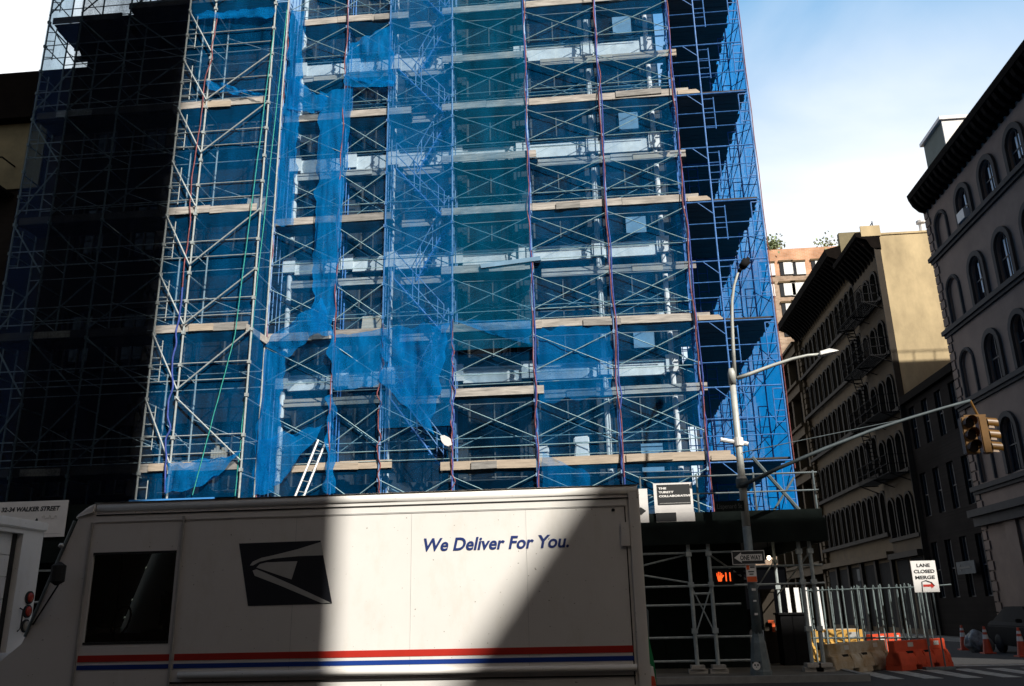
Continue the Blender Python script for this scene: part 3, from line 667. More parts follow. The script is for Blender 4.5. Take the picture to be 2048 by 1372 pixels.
# --- dark building behind the left scaffold, and its neighbour
lb = thing('brick_building', 'dark brick building in shadow behind the left part of the scaffold', 'building', (-13.5, 30, 0))
wall = MB(); mp = mpy(24.75); LB = [-10.9, -12.7, -14.5, -16.3]
le = [-9.77, -11.8, -13.6, -15.4, -17.3]
lz = [4.4, 8.3, 12.2, 16.1, 20.0]; lw = []
for k in range(4):
    for i, c in enumerate(LB):
        wall_cell(wall, mp, le[i + 1], le[i], lz[k], lz[k + 1], c - 0.5, c + 0.5, lz[k] + 0.9, lz[k] + 3.0, 0, 0.3); lw.append((c, lz[k] + 0.9, lz[k] + 3.0))
for (a, b, c, d) in [(-17.3, -9.77, 0, 4.4), (-17.3, -9.77, 20.0, 22.3)]: wall.quad((a, 24.75, c), (b, 24.75, c), (b, 24.75, d), (a, 24.75, d))
wall.quad((-17.3, 24.75, 0), (-17.3, 40, 0), (-17.3, 40, 22.3), (-17.3, 24.75, 22.3)); wall.quad((-9.77, 24.75, 0), (-9.77, 40, 0), (-9.77, 40, 22.3), (-9.77, 24.75, 22.3))
wall.quad((-17.3, 24.75, 22.3), (-9.77, 24.75, 22.3), (-9.77, 40, 22.3), (-17.3, 40, 22.3))
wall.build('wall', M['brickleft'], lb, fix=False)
for c, s, t in lw: window(lb, mp, c - 0.5, c + 0.5, s, t, 0, 0.3, M['sash'], M['glassdark'])
q = MB().prism([(-17.5, 24.74, 21.0), (-17.5, 24.5, 21.2), (-17.5, 24.3, 22.0), (-17.5, 24.25, 22.35), (-17.5, 24.74, 22.4)], (7.7, 0, 0)); q.build('cornice', M['cornice'], lb)
nb = thing('low_building', 'dark building with beige upper wall and black roof edge at the picture edge', 'building', (-24, 30, 0))
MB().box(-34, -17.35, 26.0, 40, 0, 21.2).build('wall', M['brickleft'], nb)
MB().box(-34, -19.3, 25.9, 26.0, 16.6, 19.3).build('beige_wall_band', M['beige'], nb)
MB().box(-34, -17.4, 25.5, 26.0, 19.3, 21.25).build('roof_edge', M['cornice'], nb)
q = MB()
for k in range(16): q.bar((-24 + k * 0.24, 25.2, 16.4), (-24 + k * 0.24, 25.2, 17.5), 0.02, 4)
q.bar((-24, 25.2, 17.5), (-20.3, 25.2, 17.5), 0.03); q.bar((-20.3, 25.2, 17.5), (-20.3, 26, 17.5), 0.03); q.box(-24, -20.2, 25.15, 26, 16.3, 16.4)
q.build('balcony_railing', M['black'], nb)

# ------------------------------------------------------------------ scaffolding
LV = [5.74, 7.92, 9.93, 11.86, 13.85, 15.75, 17.70, 19.57, 21.55, 23.5]    # toe board centres
PX = [-9.77, -7.64, -6.12, -3.95, -1.49, 0.93, 3.33]
Y0, Y1 = 24.4, 25.33
ZT = 24.6
ORD = ['lowest', 'second', 'third', 'fourth', 'fifth', 'sixth', 'seventh', 'eighth', 'ninth', 'tenth']

def front_brace(parent, xa, xb, k, y, m, r=0.0135, single=0):
    z1 = LV[k] - 0.34; z0 = z1 - 1.12
    b = MB()
    if single >= 0: b.bar((xa, y, z1), (xb, y, z0), r, 5)
    if single <= 0: b.bar((xa, y + 0.03, z0), (xb, y + 0.03, z1), r, 5)
    return b.build('cross_brace', m, parent, fix=False)
def coupler(mb, x, y, z): mb.box(x - 0.045, x + 0.045, y - 0.05, y + 0.05, z - 0.05, z + 0.05)

sc = thing('scaffold', 'tall blue and silver frame scaffold across the main front, netted in blue', 'scaffold', (-3.2, 24.8, 3.7))
for i, x in enumerate(PX):
    b = MB().bar((x, Y0, 3.7), (x, Y0, ZT), 0.028, 8)
    for z in LV: coupler(b, x, Y0, z - 0.36); coupler(b, x, Y0, z - 1.46)
    b.build('post', M['steel_pale'], sc, fix=False)
    b = MB().bar((x, Y1, 3.7), (x, Y1, ZT), 0.026, 8)
    for z in LV:
        b.bar((x, Y0, z - 0.2), (x, Y1, z - 0.2), 0.024, 6); b.bar((x, Y0 + 0.3, z - 0.2), (x, Y0 + 0.3, z - 1.3), 0.018, 5)
        b.bar((x, Y0, z - 0.7), (x, Y0 + 0.3, z - 0.7), 0.018, 5); b.bar((x, Y0, z - 1.05), (x, Y0 + 0.3, z - 1.05), 0.018, 5)
        b.bar((x, Y1 - 0.3, z - 0.2), (x, Y1 - 0.3, z - 1.9), 0.018, 5)
    b.build('rear_frame', M['steel_blue'] if i in (1, 5, 6) else M['steel_pale'], sc, fix=False)
for i in range(6):
    for k in range(10):
        front_brace(sc, PX[i], PX[i + 1], k, Y0 - 0.05, M['brace'])
    for k in range(0, 10):
        b = MB(); z1 = LV[k] - 0.4
        b.bar((PX[i], Y1 + 0.03, z1), (PX[i + 1], Y1 + 0.03, z1 - 1.1), 0.013, 5); b.bar((PX[i], Y1 + 0.05, z1 - 1.1), (PX[i + 1], Y1 + 0.05, z1), 0.013, 5)
        b.build('rear_brace', M['brace'], sc, fix=False)
def rail(parent, p, q, r, m): return MB().bar(p, q, r, 5).build('guard_rail', m, parent, fix=False)
for k in range(9):
    z = LV[k]; e = lambda: R.uniform(-0.03, 0.03)
    rail(sc, (PX[0], Y0 + 0.03, z + 0.5 + e()), (PX[6], Y0 + 0.03, z + 0.5 + e()), 0.014, M['brace'])
    rail(sc, (PX[k % 3], Y0 + 0.03, z + 0.22 + e()), (PX[6 - k % 2], Y0 + 0.03, z + 0.22 + e()), 0.011, M['brace'])
    rail(sc, (PX[0], Y1, z + 0.95), (PX[6], Y1, z + 0.95), 0.014, M['brace'])
    rail(sc, (PX[3] + 0.3, Y0 + 0.2, z - 0.35), (PX[4] - 0.3, Y0 + 0.2, z - 0.35 + e()), 0.013, M['plank'])
    rail(sc, (PX[4] + 0.3, Y0 + 0.2, z - 0.33), (PX[6] - 0.5, Y0 + 0.2, z - 0.35 + e()), 0.013, M['plank'])

# side scaffold wrapping round the corner along the side street
XO = 5.65
ss = thing('scaffold', 'side scaffold with wide dark decks running back round the corner above the lamp post', 'scaffold', (4.6, 32, 3.7))
YS = [24.4 + 2.3 * k for k in range(8)]
for j, y in enumerate(YS):
    b = MB().bar((XO, y, 3.7), (XO, y, ZT), 0.028, 8)
    for z in LV:
        b.bar((XO, y, z - 0.3), (XO - 0.3, y, z - 0.3), 0.018, 5); b.bar((XO - 0.3, y, z - 0.3), (XO - 0.3, y, z - 1.4), 0.018, 5)
        for q in (0.62, 0.95, 1.28): b.bar((XO, y, z - q), (XO - 0.3, y, z - q), 0.015, 5)
    b.build('post', M['steel_blue' if j == 0 else 'steel_blue_shade'], ss, fix=False)
    if j in (1, 3, 5): continue
    b = MB().bar((4.2, y, 3.7), (4.2, y, ZT), 0.026, 8)
    for z in LV:
        b.bar((3.4, y, z - 0.2), (XO, y, z - 0.2), 0.022, 6)
        b.bar((4.55, y, z - 0.35), (4.55, y, z - 1.5), 0.018, 5)
        for q in (0.4, 0.75, 1.1, 1.45): b.bar((4.2, y, z - q), (4.55, y, z - q), 0.015, 5)
        b.bar((4.2, y, z - 0.62), (3.75, y, z - 0.22), 0.016, 5)
    b.build('inner_frame', M['steel_blue' if j == 0 else 'steel_blue_shade'], ss, fix=False)
for j in range(7):
    for k in range(j % 2, 10, 1 if j < 2 else 2):
        b = MB(); z1 = LV[k] - 0.4
        b.bar((XO - 0.03, YS[j], z1), (XO - 0.03, YS[j + 1], z1 - 1.2), 0.014, 5); b.bar((XO - 0.05, YS[j], z1 - 1.2), (XO - 0.05, YS[j + 1], z1), 0.014, 5)
        b.build('cross_brace', M['steel_blue_shade'], ss, fix=False)
for k in range(9):
    for q in (0.5, 1.0):
        rail(ss, (XO - 0.02, YS[0], LV[k] + q), (XO - 0.02, YS[-1], LV[k] + q), 0.013, M['steel_blue_shade'])
        rail(ss, (3.33, Y0, LV[k] + q + 0.05), (XO, Y0, LV[k] + q + 0.05), 0.015, M['steel_blue'])

# scaffold in front of the dark left building, standing 1.15 m further out
YL, YLB = 23.25, 24.3
LX = [-9.8, -11.9, -12.82, -14.95, -16.7, -17.87]
ls = thing('scaffold', 'half shadowed scaffold with long single diagonals on the dark left building', 'scaffold', (-13.8, 23.8, 3.7))
for i, x in enumerate(LX):
    b = MB().bar((x, YL, 3.7), (x, YL, ZT), 0.03, 8)
    for z in LV: coupler(b, x, YL, z - 0.1); coupler(b, x, YL, z + 0.9)
    b.build('post', M['steel'] if i < 3 else M['fence_and_shade_steel'], ls, fix=False)  # same steel in fact; the outer posts get their shade as darker colour
    b = MB().bar((x + 0.02, YLB, 3.7), (x + 0.02, YLB, ZT), 0.028, 8)
    for z in LV:
        b.bar((x, YL, z - 0.2), (x, YLB, z - 0.2), 0.024, 6); b.bar((x, YL, z + 0.9), (x, YLB, z + 0.9), 0.02, 6)
        if i == 5 or i == 2:
            b.bar((x + 0.28, YL + 0.05, z - 0.3), (x + 0.28, YL + 0.05, z - 1.6), 0.018, 5)
            for q in (0.5, 0.85, 1.2, 1.5): b.bar((x, YL, z - q), (x + 0.28, YL + 0.05, z - q), 0.015, 5)
    b.build('rear_frame', M['steel'] if i < 3 else M['fence_and_shade_steel'], ls, fix=False)
for i in range(5):
    xa, xb = LX[i + 1], LX[i]
    for k in range(0, 9):
        b = MB()
        up = (k != 0) if i == 0 else (k % 2 == 0)
        if i == 1: up = False
        z0, z1 = LV[k] + 0.15, LV[k + 1] - 0.1
        if i == 0 and k in (4, 7): continue
        b.bar((xa, YL - 0.05, z0 if up else z1), (xb, YL - 0.05, z1 if up else z0), 0.024, 6)
        b.build('diagonal_brace', M['steel'] if i < 2 else M['fence_and_shade_steel'], ls, fix=False)  # darker colour stands in for shade on the outer diagonals
    for k in range(1, 9):
        MB().bar((xa, YLB, LV[k] - 0.5), (xb, YLB, LV[k] - 1.4), 0.014, 5).build('rear_diagonal', M['steel'], ls, fix=False)
for k in range(9):
    for q in (0.42, 0.95): rail(ls, (LX[5], YL + 0.03, LV[k] + q), (LX[0], YL + 0.03, LV[k] + q), 0.017, M['steel'])
    rail(ls, (LX[5], YLB, LV[k] + 0.9), (LX[0], YLB, LV[k] + 0.9), 0.017, M['steel']); rail(ls, (LX[5], YLB, LV[k] + 0.4), (LX[0], YLB, LV[k] + 0.4), 0.015, M['steel'])

# decks: every one lies loose on its frames, so each is a thing
def deck(x0, x1, y0, y1, zc, label, group, toe=True, toe_y=None, m='plank', splits=1, tilt=0.0, under='plank_dark', tx=(0, 0)):
    t = thing('scaffold_deck', label, 'deck', ((x0 + x1) / 2, (y0 + y1) / 2, zc - 0.12), group)
    b = MB(); n = max(1, round((y1 - y0) / 0.24)); w = (y1 - y0) / n
    for i in range(n):
        e = R.uniform(-0.05, 0.05)
        b.box(x0 + e, x1 + e, y0 + i * w + 0.006, y0 + (i + 1) * w - 0.006, zc - 0.14 + R.uniform(-0.005, 0.005), zc - 0.095)
    b.build('planks', M[under], t)
    if toe:
        ty = y0 - 0.05 if toe_y is None else toe_y
        xs = [x0 - tx[0]] + [x0 + (x1 - x0) * (s + R.uniform(-0.12, 0.12)) / splits for s in range(1, splits)] + [x1 + tx[1]]
        for i in range(splits):
            dz = R.uniform(-0.02, 0.02); dt = R.uniform(-0.02, 0.02)
            a, c = xs[i], xs[i + 1] + (0.0 if i == splits - 1 else -0.01)
            yy = ty - (0.0 if i % 2 == 0 else 0.012)
            p = [(a, yy, zc - 0.125 + dz), (c, yy, zc - 0.125 + dz + dt), (c, yy, zc + 0.12 + dz + dt), (a, yy, zc + 0.12 + dz)]
            MB().prism(p, (0, 0.04, 0)).build('toe_board', M[m if i == 0 or m != 'plank' else R.choice(['plank', 'plank_grey', 'plank'])], t)
        if splits > 1 and R.random() < 0.75:
            w = R.uniform(0.7, 1.5); a = R.uniform(x0, x1 - w); dz = R.uniform(-0.05, 0.03); dt = R.uniform(-0.03, 0.03)
            p = [(a, ty - 0.045, zc - 0.11 + dz), (a + w, ty - 0.045, zc - 0.11 + dz + dt), (a + w, ty - 0.045, zc + 0.1 + dz + dt), (a, ty - 0.045, zc + 0.1 + dz)]
            MB().prism(p, (0, 0.03, 0)).build('overlapping_board', M[R.choice(['plank', 'plank_new', 'plank_grey'])], t)
    return t
DY = 24.5
for n, k in enumerate((0, 2, 4, 6, 8)):
    deck((-8.75, -9.9, -9.85, -9.88, -9.3)[n], (-5.75, -6.0, -5.95, -5.35, -5.5)[n], DY, 25.3, LV[k] + (0.12 if k == 0 else 0.03), f'{ORD[n]} pale front deck counted up from the truck roof, between green ropes and stair bay', 'front decks beside the green ropes', splits=2 if k != 8 else 3, m='plank_new' if k == 0 else 'plank')
for n, k in enumerate((1, 3, 5, 7)):
    deck(-9.3, -6.2, 24.95, 25.3, LV[k], f'{ORD[n]} set-back shadowed deck counted up from the truck, between green ropes and stair bay', 'set back decks beside the green ropes', splits=2, m='plank_new' if k == 1 else 'plank')
for n, k in enumerate(range(1, 9)):
    deck(-5.7, -4.05, 24.98, 25.3, LV[k] - 0.05, f'{ORD[n]} small landing plank counted up from the truck inside the blue stair bay', 'landings of the stair bay', splits=1)
for n, k in enumerate(range(0, 9)):
    deck(-4.3, -1.47 + (0.25 if k in (1, 2, 5) else 0.05), DY, 25.3, LV[k] + 0.004, toe_y=DY - 0.1, label= f'{ORD[n]} front deck counted up from the truck in the teal netted bay beside the stairs', group='front decks of the teal bay', splits=1 if k % 3 else 2, m='plank_new' if k == 0 else 'plank')
for n, k in enumerate((0, 2, 4, 6, 8)):
    deck(-1.4, 3.7 if k else 3.9, DY, 25.3, LV[k] + 0.02, f'{ORD[n]} long front deck counted up from the truck, in the two bays beside the corner', 'front decks of the corner bays', splits=2, m='plank' if k != 0 else 'plank_new', tx=(0, 0.1))
for n, k in enumerate((1, 3, 5, 7)):
    deck((-1.3, -1.2, -1.3, -1.0)[n], 3.6, 25.0, 25.3, LV[k] - 0.02, f'{ORD[n]} set-back deck counted up from the truck, in the two bays beside the corner', 'set back decks of the corner bays', splits=2, m='plank_new' if k == 7 else 'plank')
for n, k in enumerate((0, 2, 4, 6, 8)):
    y1 = 40.0
    t = deck(3.5, 5.62, 24.45, y1, LV[k], f'{ORD[n]} wide dark corner deck counted up from the street sign, behind the lamp post', 'decks of the side scaffold', toe=False)
    MB().prism([(3.45, 24.41, LV[k] - 0.13), (4.2, 24.41, LV[k] - 0.13), (4.05, 24.41, LV[k] + 0.02), (3.45, 24.41, LV[k] + 0.02)], (0, 0.035, 0)).build('board_end', M['plank_new'], t)
for n, k in enumerate((0, 2, 4, 6)):
    deck(-12.9, -9.95, YL + 0.12, YLB, LV[k] + 0.06, f'{ORD[n]} sunlit deck counted up from the blue tarp, on the scaffold with long diagonals', 'decks of the left scaffold', splits=2, toe_y=YL + 0.06)
for n, k in enumerate((0, 2, 4, 6)):
    deck(-17.8, -13.1, YL + 0.12, YLB, LV[k] + 0.06, f'{ORD[n]} black shadowed deck counted up from the street name banner, on the dark scaffold', 'shadowed decks of the left scaffold', splits=2, toe_y=YL + 0.06, m='plank_dark')  # dark toe boards here and below put the shade into the plank colour
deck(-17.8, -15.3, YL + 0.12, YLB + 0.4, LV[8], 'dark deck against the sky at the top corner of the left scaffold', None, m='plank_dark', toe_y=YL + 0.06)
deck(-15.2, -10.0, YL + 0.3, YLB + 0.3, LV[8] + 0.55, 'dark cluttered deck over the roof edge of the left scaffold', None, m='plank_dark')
for n, (py, w) in enumerate([(97, 1.3), (120, 1.6)]):
    p = onY(150, py, 24.9)
    b = MB().box(p.x, p.x + w, 24.85, 24.9, p.z - 0.12, p.z + 0.12)
    tag(b.build('timber_board', M['plank_dark']), ('upper' if n == 0 else 'lower') + ' of two dark boards jutting out beside the left roof edge against the sky', 'board')
b = MB()
for k in range(14):
    x = -15.0 + k * 0.38
    b.bar((x, 23.9, 21.95 + R.uniform(0, 0.4)), (x - 0.9 + R.uniform(-0.3, 0.3), 23.9, 23.6), 0.022, 5)
for k in range(4): b.bar((-15.4, 23.9 + 0.05 * k, 22.2 + 0.35 * k), (-10.2, 23.9, 22.4 + 0.36 * k), 0.022, 5)
tag(b.build('loose_pipes', M['black'], fix=False), 'tangle of dark pipes and braces above the left roof edge', 'pipes')
p = MB().prism([(-9.95, 23.2, 9.98), (-9.72, 24.35, 9.88), (-9.72, 24.35, 9.66), (-9.95, 23.2, 9.76)], (0.05, 0, 0))
tag(p.build('link_board', M['plank']), 'grey board bridging the two scaffolds beside the green ropes', 'board')

# stair tower in the blue bay
st = thing('scaffold_stair', 'blue steel stair tower zigzagging up inside the netted scaffold bay', 'stairs', (-5.0, 24.9, 3.8))
for k in range(0, 9):
    za, zb = LV[k] - 0.1, LV[k + 1] - 0.1
    y = 24.75 if k % 2 == 0 else 25.05
    xa, xb = (-4.25, -5.85) if k % 2 == 0 else (-4.15, -5.2)
    if k % 2: xa, xb = xb, xa
    b = MB()
    for dy in (-0.13, 0.13): b.bar((xa, y + dy, za), (xb, y + dy, zb), 0.028, 6)
    for q in range(1, 9):
        f = q / 9; b.box(xa + (xb - xa) * f - 0.1, xa + (xb - xa) * f + 0.1, y - 0.13, y + 0.13, za + (zb - za) * f - 0.012, za + (zb - za) * f + 0.012)
    fl = b.build('stair_flight', M['steel_blue'], st, fix=False)
    b = MB()
    for h in (0.5, 0.95): b.bar((xa, y - 0.15, za + h), (xb, y - 0.15, zb + h), 0.018, 6)
    for f in (0.0, 0.12, 0.5, 0.62, 1.0): b.bar((xa + (xb - xa) * f, y - 0.15, za + (zb - za) * f), (xa + (xb - xa) * f, y - 0.15, za + (zb - za) * f + 0.95), 0.016, 6)
    b.build('handrail', M['steel_pale'], fl, fix=False)

# ------------------------------------------------------------------ debris nets
def net(corners, m, label, nu=10, nv=60, amp=0.03, seed=0, group='blue debris nets on the scaffold', normal=None, sag=0.0, name='debris_net', ragged=0.0):
    """corners TL, TR, BR, BL; a loosely hung sheet with folds"""
    a, b_, c, d = [Vector(q) for q in corners]
    n = (b_ - a).cross(d - a).normalized()
    vs = []; fs = []
    for j in range(nv + 1):
        v = j / nv
        for i in range(nu + 1):
            u = i / nu
            p = (a * (1 - u) + b_ * u) * (1 - v) + (d * (1 - u) + c * u) * v
            w = noise.noise(Vector((p.x * 1.3 + seed * 9.1, p.y * 1.3 + seed, p.z * 0.55))) + 0.5 * noise.noise(Vector((p.x * 3.1 + seed, p.y * 3.1, p.z * 1.4 + 4)))
            e = min(u, 1 - u) * 2; edge = min(1, 4 * e)
            w += 0.45 * noise.noise(Vector((p.x * 7 + seed, p.y * 7 - v * 1.5, p.z * 0.9))) + 0.2 * noise.noise(Vector((p.x * 15 + seed, p.y * 15 + v, p.z * 1.7)))
            if ragged and e < 0.12: p = p + (b_ - a).normalized() * (ragged * noise.noise(Vector((seed, p.z * 2.2, u * 5))))
            if ragged and min(v, 1 - v) < 0.06: p = p + (d - a).normalized() * (ragged * noise.noise(Vector((seed + 7, p.x * 2.6, v * 5))))
            vs.append(p + n * (amp * w * (0.25 + 0.75 * edge)) - Vector((0, 0, sag * e * (1 - e * 0.5))))
    for j in range(nv):
        for i in range(nu):
            q = j * (nu + 1) + i; fs.append((q, q + 1, q + nu + 2, q + nu + 1))
    o = MB().add(vs, fs).build(name, m, fix=False, smooth=True)
    return tag(o, label, 'net', group)
NM = {c: net_mat('blue_net_%d' % int(c * 100), c, var=min(0.14, c * 0.6)) for c in (0.08, 0.14, 0.12, 0.16, 0.2, 0.3, 0.34, 0.36, 0.42, 0.5)}
NM['flap'] = net_mat('blue_net_doubled', 0.6, var=0.2)
NM['side'] = net_mat('blue_net_backlit', 0.9, col=(0.006, 0.27, 0.78), var=0.14, tf=0.72)
NM['outer'] = net_mat('blue_net_shade_thin', 0.3, col=(0.02, 0.045, 0.13), var=0.12)  # thin net, its blue darkened to stand in for shade
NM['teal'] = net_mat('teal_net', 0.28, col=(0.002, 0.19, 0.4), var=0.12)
NM['dark'] = net_mat('blue_net_shade', 0.62, col=(0.006, 0.009, 0.02), var=0.15)  # near-black colour paints in the shade over the left bays
def rect(xa, xb, y, za, zb): return [(xa, y, zb), (xb, y, zb), (xb, y, za), (xa, y, za)]
YN = Y0 + 0.075
net(rect(PX[0], PX[1], YN, 3.9, ZT), NM[0.16], 'thin blue net filling the bay directly beside the green ropes', seed=1)
net(rect(PX[1], PX[2], YN, 3.9, ZT), NM[0.12], 'thin narrow blue net between the ropes bay and the stair bay', nu=6, seed=2)
net(rect(PX[2], PX[3], Y0 - 0.08, 6.9, ZT), NM[0.36], 'dense bright blue net hanging in front of the stair tower', seed=3)
net(rect(PX[3], PX[4], Y0 - 0.08, 9.2, ZT), NM['teal'], 'dense teal net over the bay beside the stair tower', seed=4)
net(rect(PX[4], PX[5], YN, 3.9, ZT), NM[0.16], 'faint blue net of the bay between two red-roped posts under the sign', seed=5)
net(rect(PX[5], PX[6], YN, 3.9, ZT), NM[0.16], 'faint blue net of the last front bay before the corner', seed=6)
net(rect(PX[2], PX[3], YN, 3.9, 6.9), NM[0.14], 'thin dark blue net at the foot of the stair tower', nv=14, seed=22)
net(rect(PX[3], PX[4], YN, 3.9, 9.1), NM[0.08], 'thin dark blue net below the teal net, beside the white work lamp', nv=20, seed=21)
net([(XO + 0.03, Y0, ZT), (XO + 0.03, 40.5, ZT), (XO + 0.03, 40.5, 3.7), (XO + 0.03, Y0, 3.7)], NM['side'], 'bright backlit blue net along the side street, seen against the sky', nu=40, seed=7, amp=0.06)
net(rect(LX[1], LX[0], YL + 0.08, 4.9, ZT - 1.9), NM[0.2], 'blue net of the sunlit bay with the long diagonals', seed=8)
net(rect(LX[2], LX[1], YL + 0.08, 4.9, ZT - 1.9), NM[0.2], 'narrow blue net strip along the shadow edge on the left scaffold', nu=5, seed=9)
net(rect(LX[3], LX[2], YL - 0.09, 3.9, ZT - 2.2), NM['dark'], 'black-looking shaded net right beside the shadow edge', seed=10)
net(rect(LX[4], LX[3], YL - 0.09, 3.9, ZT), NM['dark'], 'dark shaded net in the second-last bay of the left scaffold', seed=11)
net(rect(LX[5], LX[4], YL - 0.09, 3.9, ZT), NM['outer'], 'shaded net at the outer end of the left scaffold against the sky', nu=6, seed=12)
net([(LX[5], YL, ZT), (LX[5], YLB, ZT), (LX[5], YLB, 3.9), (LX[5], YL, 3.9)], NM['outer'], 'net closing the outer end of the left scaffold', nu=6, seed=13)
net([(-9.76, YL, ZT), (-9.76, Y0 - 0.25, ZT), (-9.76, Y0 - 0.25, 4.4), (-9.76, YL, 4.4)], NM[0.36], 'narrow blue net strip closing the step where the green ropes hang', nu=6, seed=14)
def flap(pts, Y, label, seed, m='flap', amp=0.06, sag=0.0, nu=22, nv=30):
    net([onY(x, y, Y) for x, y in pts], NM[m], label, nu=nu, nv=nv, amp=amp * 1.5, seed=seed, group='loose blue net pieces', sag=sag, name='net_flap', ragged=0.16)
flap([(697, 88), (783, 46), (788, 172), (690, 160)], 24.27, 'loose square of bright blue net flapping near the top, in front of the upper decks', 31, amp=0.09)
flap([(690, 152), (788, 163), (786, 173), (692, 172)], 24.22, 'rolled hem of the loose blue square near the top', 32, amp=0.05)
flap([(640, 182), (706, 178), (664, 672), (622, 665)], 24.3, 'long hanging strip of bright blue net crossing three pale decks', 33, amp=0.08, nv=50)
flap([(583, 20), (612, 20), (585, 450), (548, 450)], 24.3, 'upper strip of doubled blue net along the post beside the green ropes', 34, amp=0.06, nv=40)
flap([(580, 150), (655, 196), (640, 222), (575, 218)], 24.28, 'slack fold of blue net just above the third deck beside the ropes', 35, sag=0.15)
flap([(525, 690), (645, 595), (656, 650), (575, 712)], 24.26, 'gathered blue net sagging diagonally across the second deck', 36, sag=0.1, amp=0.1)
flap([(655, 668), (765, 656), (764, 765), (668, 782)], 24.3, 'square of doubled blue net hanging under the second deck', 37, sag=0.12)
flap([(766, 655), (900, 648), (862, 870), (762, 760)], 24.22, 'large torn sheet of blue net hanging across the lower stair bay', 38, amp=0.1)
flap([(520, 880), (650, 850), (560, 965), (508, 992)], 24.26, 'triangular blue net flap swept aside above the truck roof', 39, amp=0.1)
flap([(527, 700), (572, 704), (548, 985), (503, 992)], 24.3, 'lower strip of doubled blue net along the post beside the green ropes', 40, amp=0.06, nv=40)
flap([(1072, 658), (1222, 645), (1225, 792), (1078, 806)], 24.42, 'square of doubled blue net hung under the third deck of the corner bays', 41, m=0.36, amp=0.05)
flap([(655, 790), (668, 790), (672, 985), (650, 985)], 24.3, 'thin twisted rope of blue net hanging above the ladder', 42, amp=0.12, nu=5)
flap([(335, 925), (478, 905), (432, 955), (330, 990)], 23.15, 'slack blue net flap above the blue tarp', 43, amp=0.1, sag=0.1)
flap([(415, 160), (478, 176), (530, 190), (418, 180)], 23.15, 'crumpled blue net bundle on the top sunlit deck of the left scaffold', 44, amp=0.1)
flap([(388, 28), (545, 14), (545, 34), (392, 38)], 23.2, 'folded top edge of the net over the left scaffold', 45, amp=0.06)
flap([(905, 640), (1060, 640), (1060, 690), (985, 668)], 24.27, 'slack blue net corner under the third deck of the teal bay', 46, m=0.36, amp=0.06)
flap([(1085, 905), (1180, 950), (1180, 985), (1085, 985)], 24.3, 'low teal net piece just above the truck roof', 47, m=0.3, amp=0.05)

# ------------------------------------------------------------------ ropes
def rope(pts, m, label, r=0.016, wig=0.05, n=60, seed=1):
    P = []; pts = [Vector(p) for p in pts]
    for i in range(n + 1):
        f = i / n * (len(pts) - 1); k = min(int(f), len(pts) - 2); p = pts[k].lerp(pts[k + 1], f - k)
        e = min(1, 6 * i / n, 6 * (n - i) / n)
        P.append(p + Vector((wig * e * noise.noise(Vector((i * 0.23, seed * 3.7, 0))), 0.3 * wig * noise.noise(Vector((i * 0.2, 5, seed))), 0)))
    return tag(MB().tube(P, r, 5).build('rope', M[m], fix=False), label, 'rope', 'ropes lashed down the scaffold')
RP = [(0, 'redrope', 'first front post beside the green ropes'), (1, 'redrope', 'front post at the edge of the long net strip'), (2, 'redrope', 'front post where the stair bay begins'), (3, 'redrope', 'front post between stair bay and teal bay'),
      (4, 'redrope', 'front post between teal bay and corner bays'), (5, 'redrope', 'front post in the middle of the corner bays'), (6, 'redrope', 'corner post above the white company sign')]
for i, m, l in RP:
    x = PX[i]; z0 = 4.0
    zt = 23.9 if i not in (2, 3) else 10.2
    rope([(x + 0.03, Y0 - 0.06, zt), (x - 0.03, Y0 - 0.06, (zt + z0) / 2), (x + 0.05, Y0 - 0.06, z0)], m, 'thin red rope twisting down the ' + l, r=0.017, wig=0.12, n=90, seed=i)
    if i in (3, 4, 5, 6): rope([(x - 0.02, Y0 - 0.05, zt), (x + 0.05, Y0 - 0.05, 8), (x + 0.0, Y0 - 0.05, 4.0)], 'bluerope', 'violet blue rope running down the ' + l, r=0.022, wig=0.08, n=90, seed=i + 20)
rope([(XO + 0.03, Y0 - 0.03, 24.2), (XO + 0.06, Y0 - 0.03, 5.3)], 'redrope', 'red rope tying the net edge down the outermost corner', r=0.014, wig=0.03)
rope([onY(435, 30, 23.2), onY(395, 270, 23.2), onY(365, 575, 23.2)], 'redrope', 'red rope down the sunlit post of the left scaffold', r=0.018, wig=0.12, seed=41)
rope([onY(365, 575, 23.18), onY(340, 800, 23.18), onY(330, 985, 23.18)], 'bluerope', 'blue rope and net hem down the sunlit post above the tarp', r=0.028, wig=0.1, seed=42)
rope([onY(548, 60, 23.1), onY(470, 670, 23.1), onY(385, 990, 23.1)], 'greenrope', 'green rope slanting down from the top to the tarp', r=0.015, wig=0.02, seed=43)
rope([onY(574, 20, 23.3), onY(500, 700, 23.3), onY(470, 992, 23.3)], 'greenrope', 'green rope hanging straight beside the step between scaffolds', r=0.015, wig=0.02, seed=44)

# ------------------------------------------------------------------ sidewalk shed
sh = thing('sidewalk_shed', 'black sidewalk shed carrying the scaffold over the pavement', 'shed', (-5, 24, 0.12))
MB().box(-19, 5.8, 22.5, 25.3, 3.55, 3.72).box(3.3, 5.8, 25.3, 60, 3.55, 3.72).build('deck', M['black'], sh)
MB().box(-19, 5.85, 22.42, 22.5, 3.18, 3.75).box(5.78, 5.85, 22.5, 60, 3.18, 3.75).build('fascia', M['darkgreen'], sh)
MB().box(-19, 1.2, 22.5, 22.56, 3.75, 4.72).build('parapet', M['darkgreen'], sh)
MB().box(1.2, 5.8, 22.5, 22.55, 3.75, 3.98).box(5.74, 5.8, 22.55, 60, 3.75, 3.98).build('parapet_board', M['darkgreen'], sh)
b = MB()
for x in (1.3, 2.75, 4.2, 5.7): b.bar((x, 22.53, 3.75), (x, 22.53, 4.95), 0.026, 6)
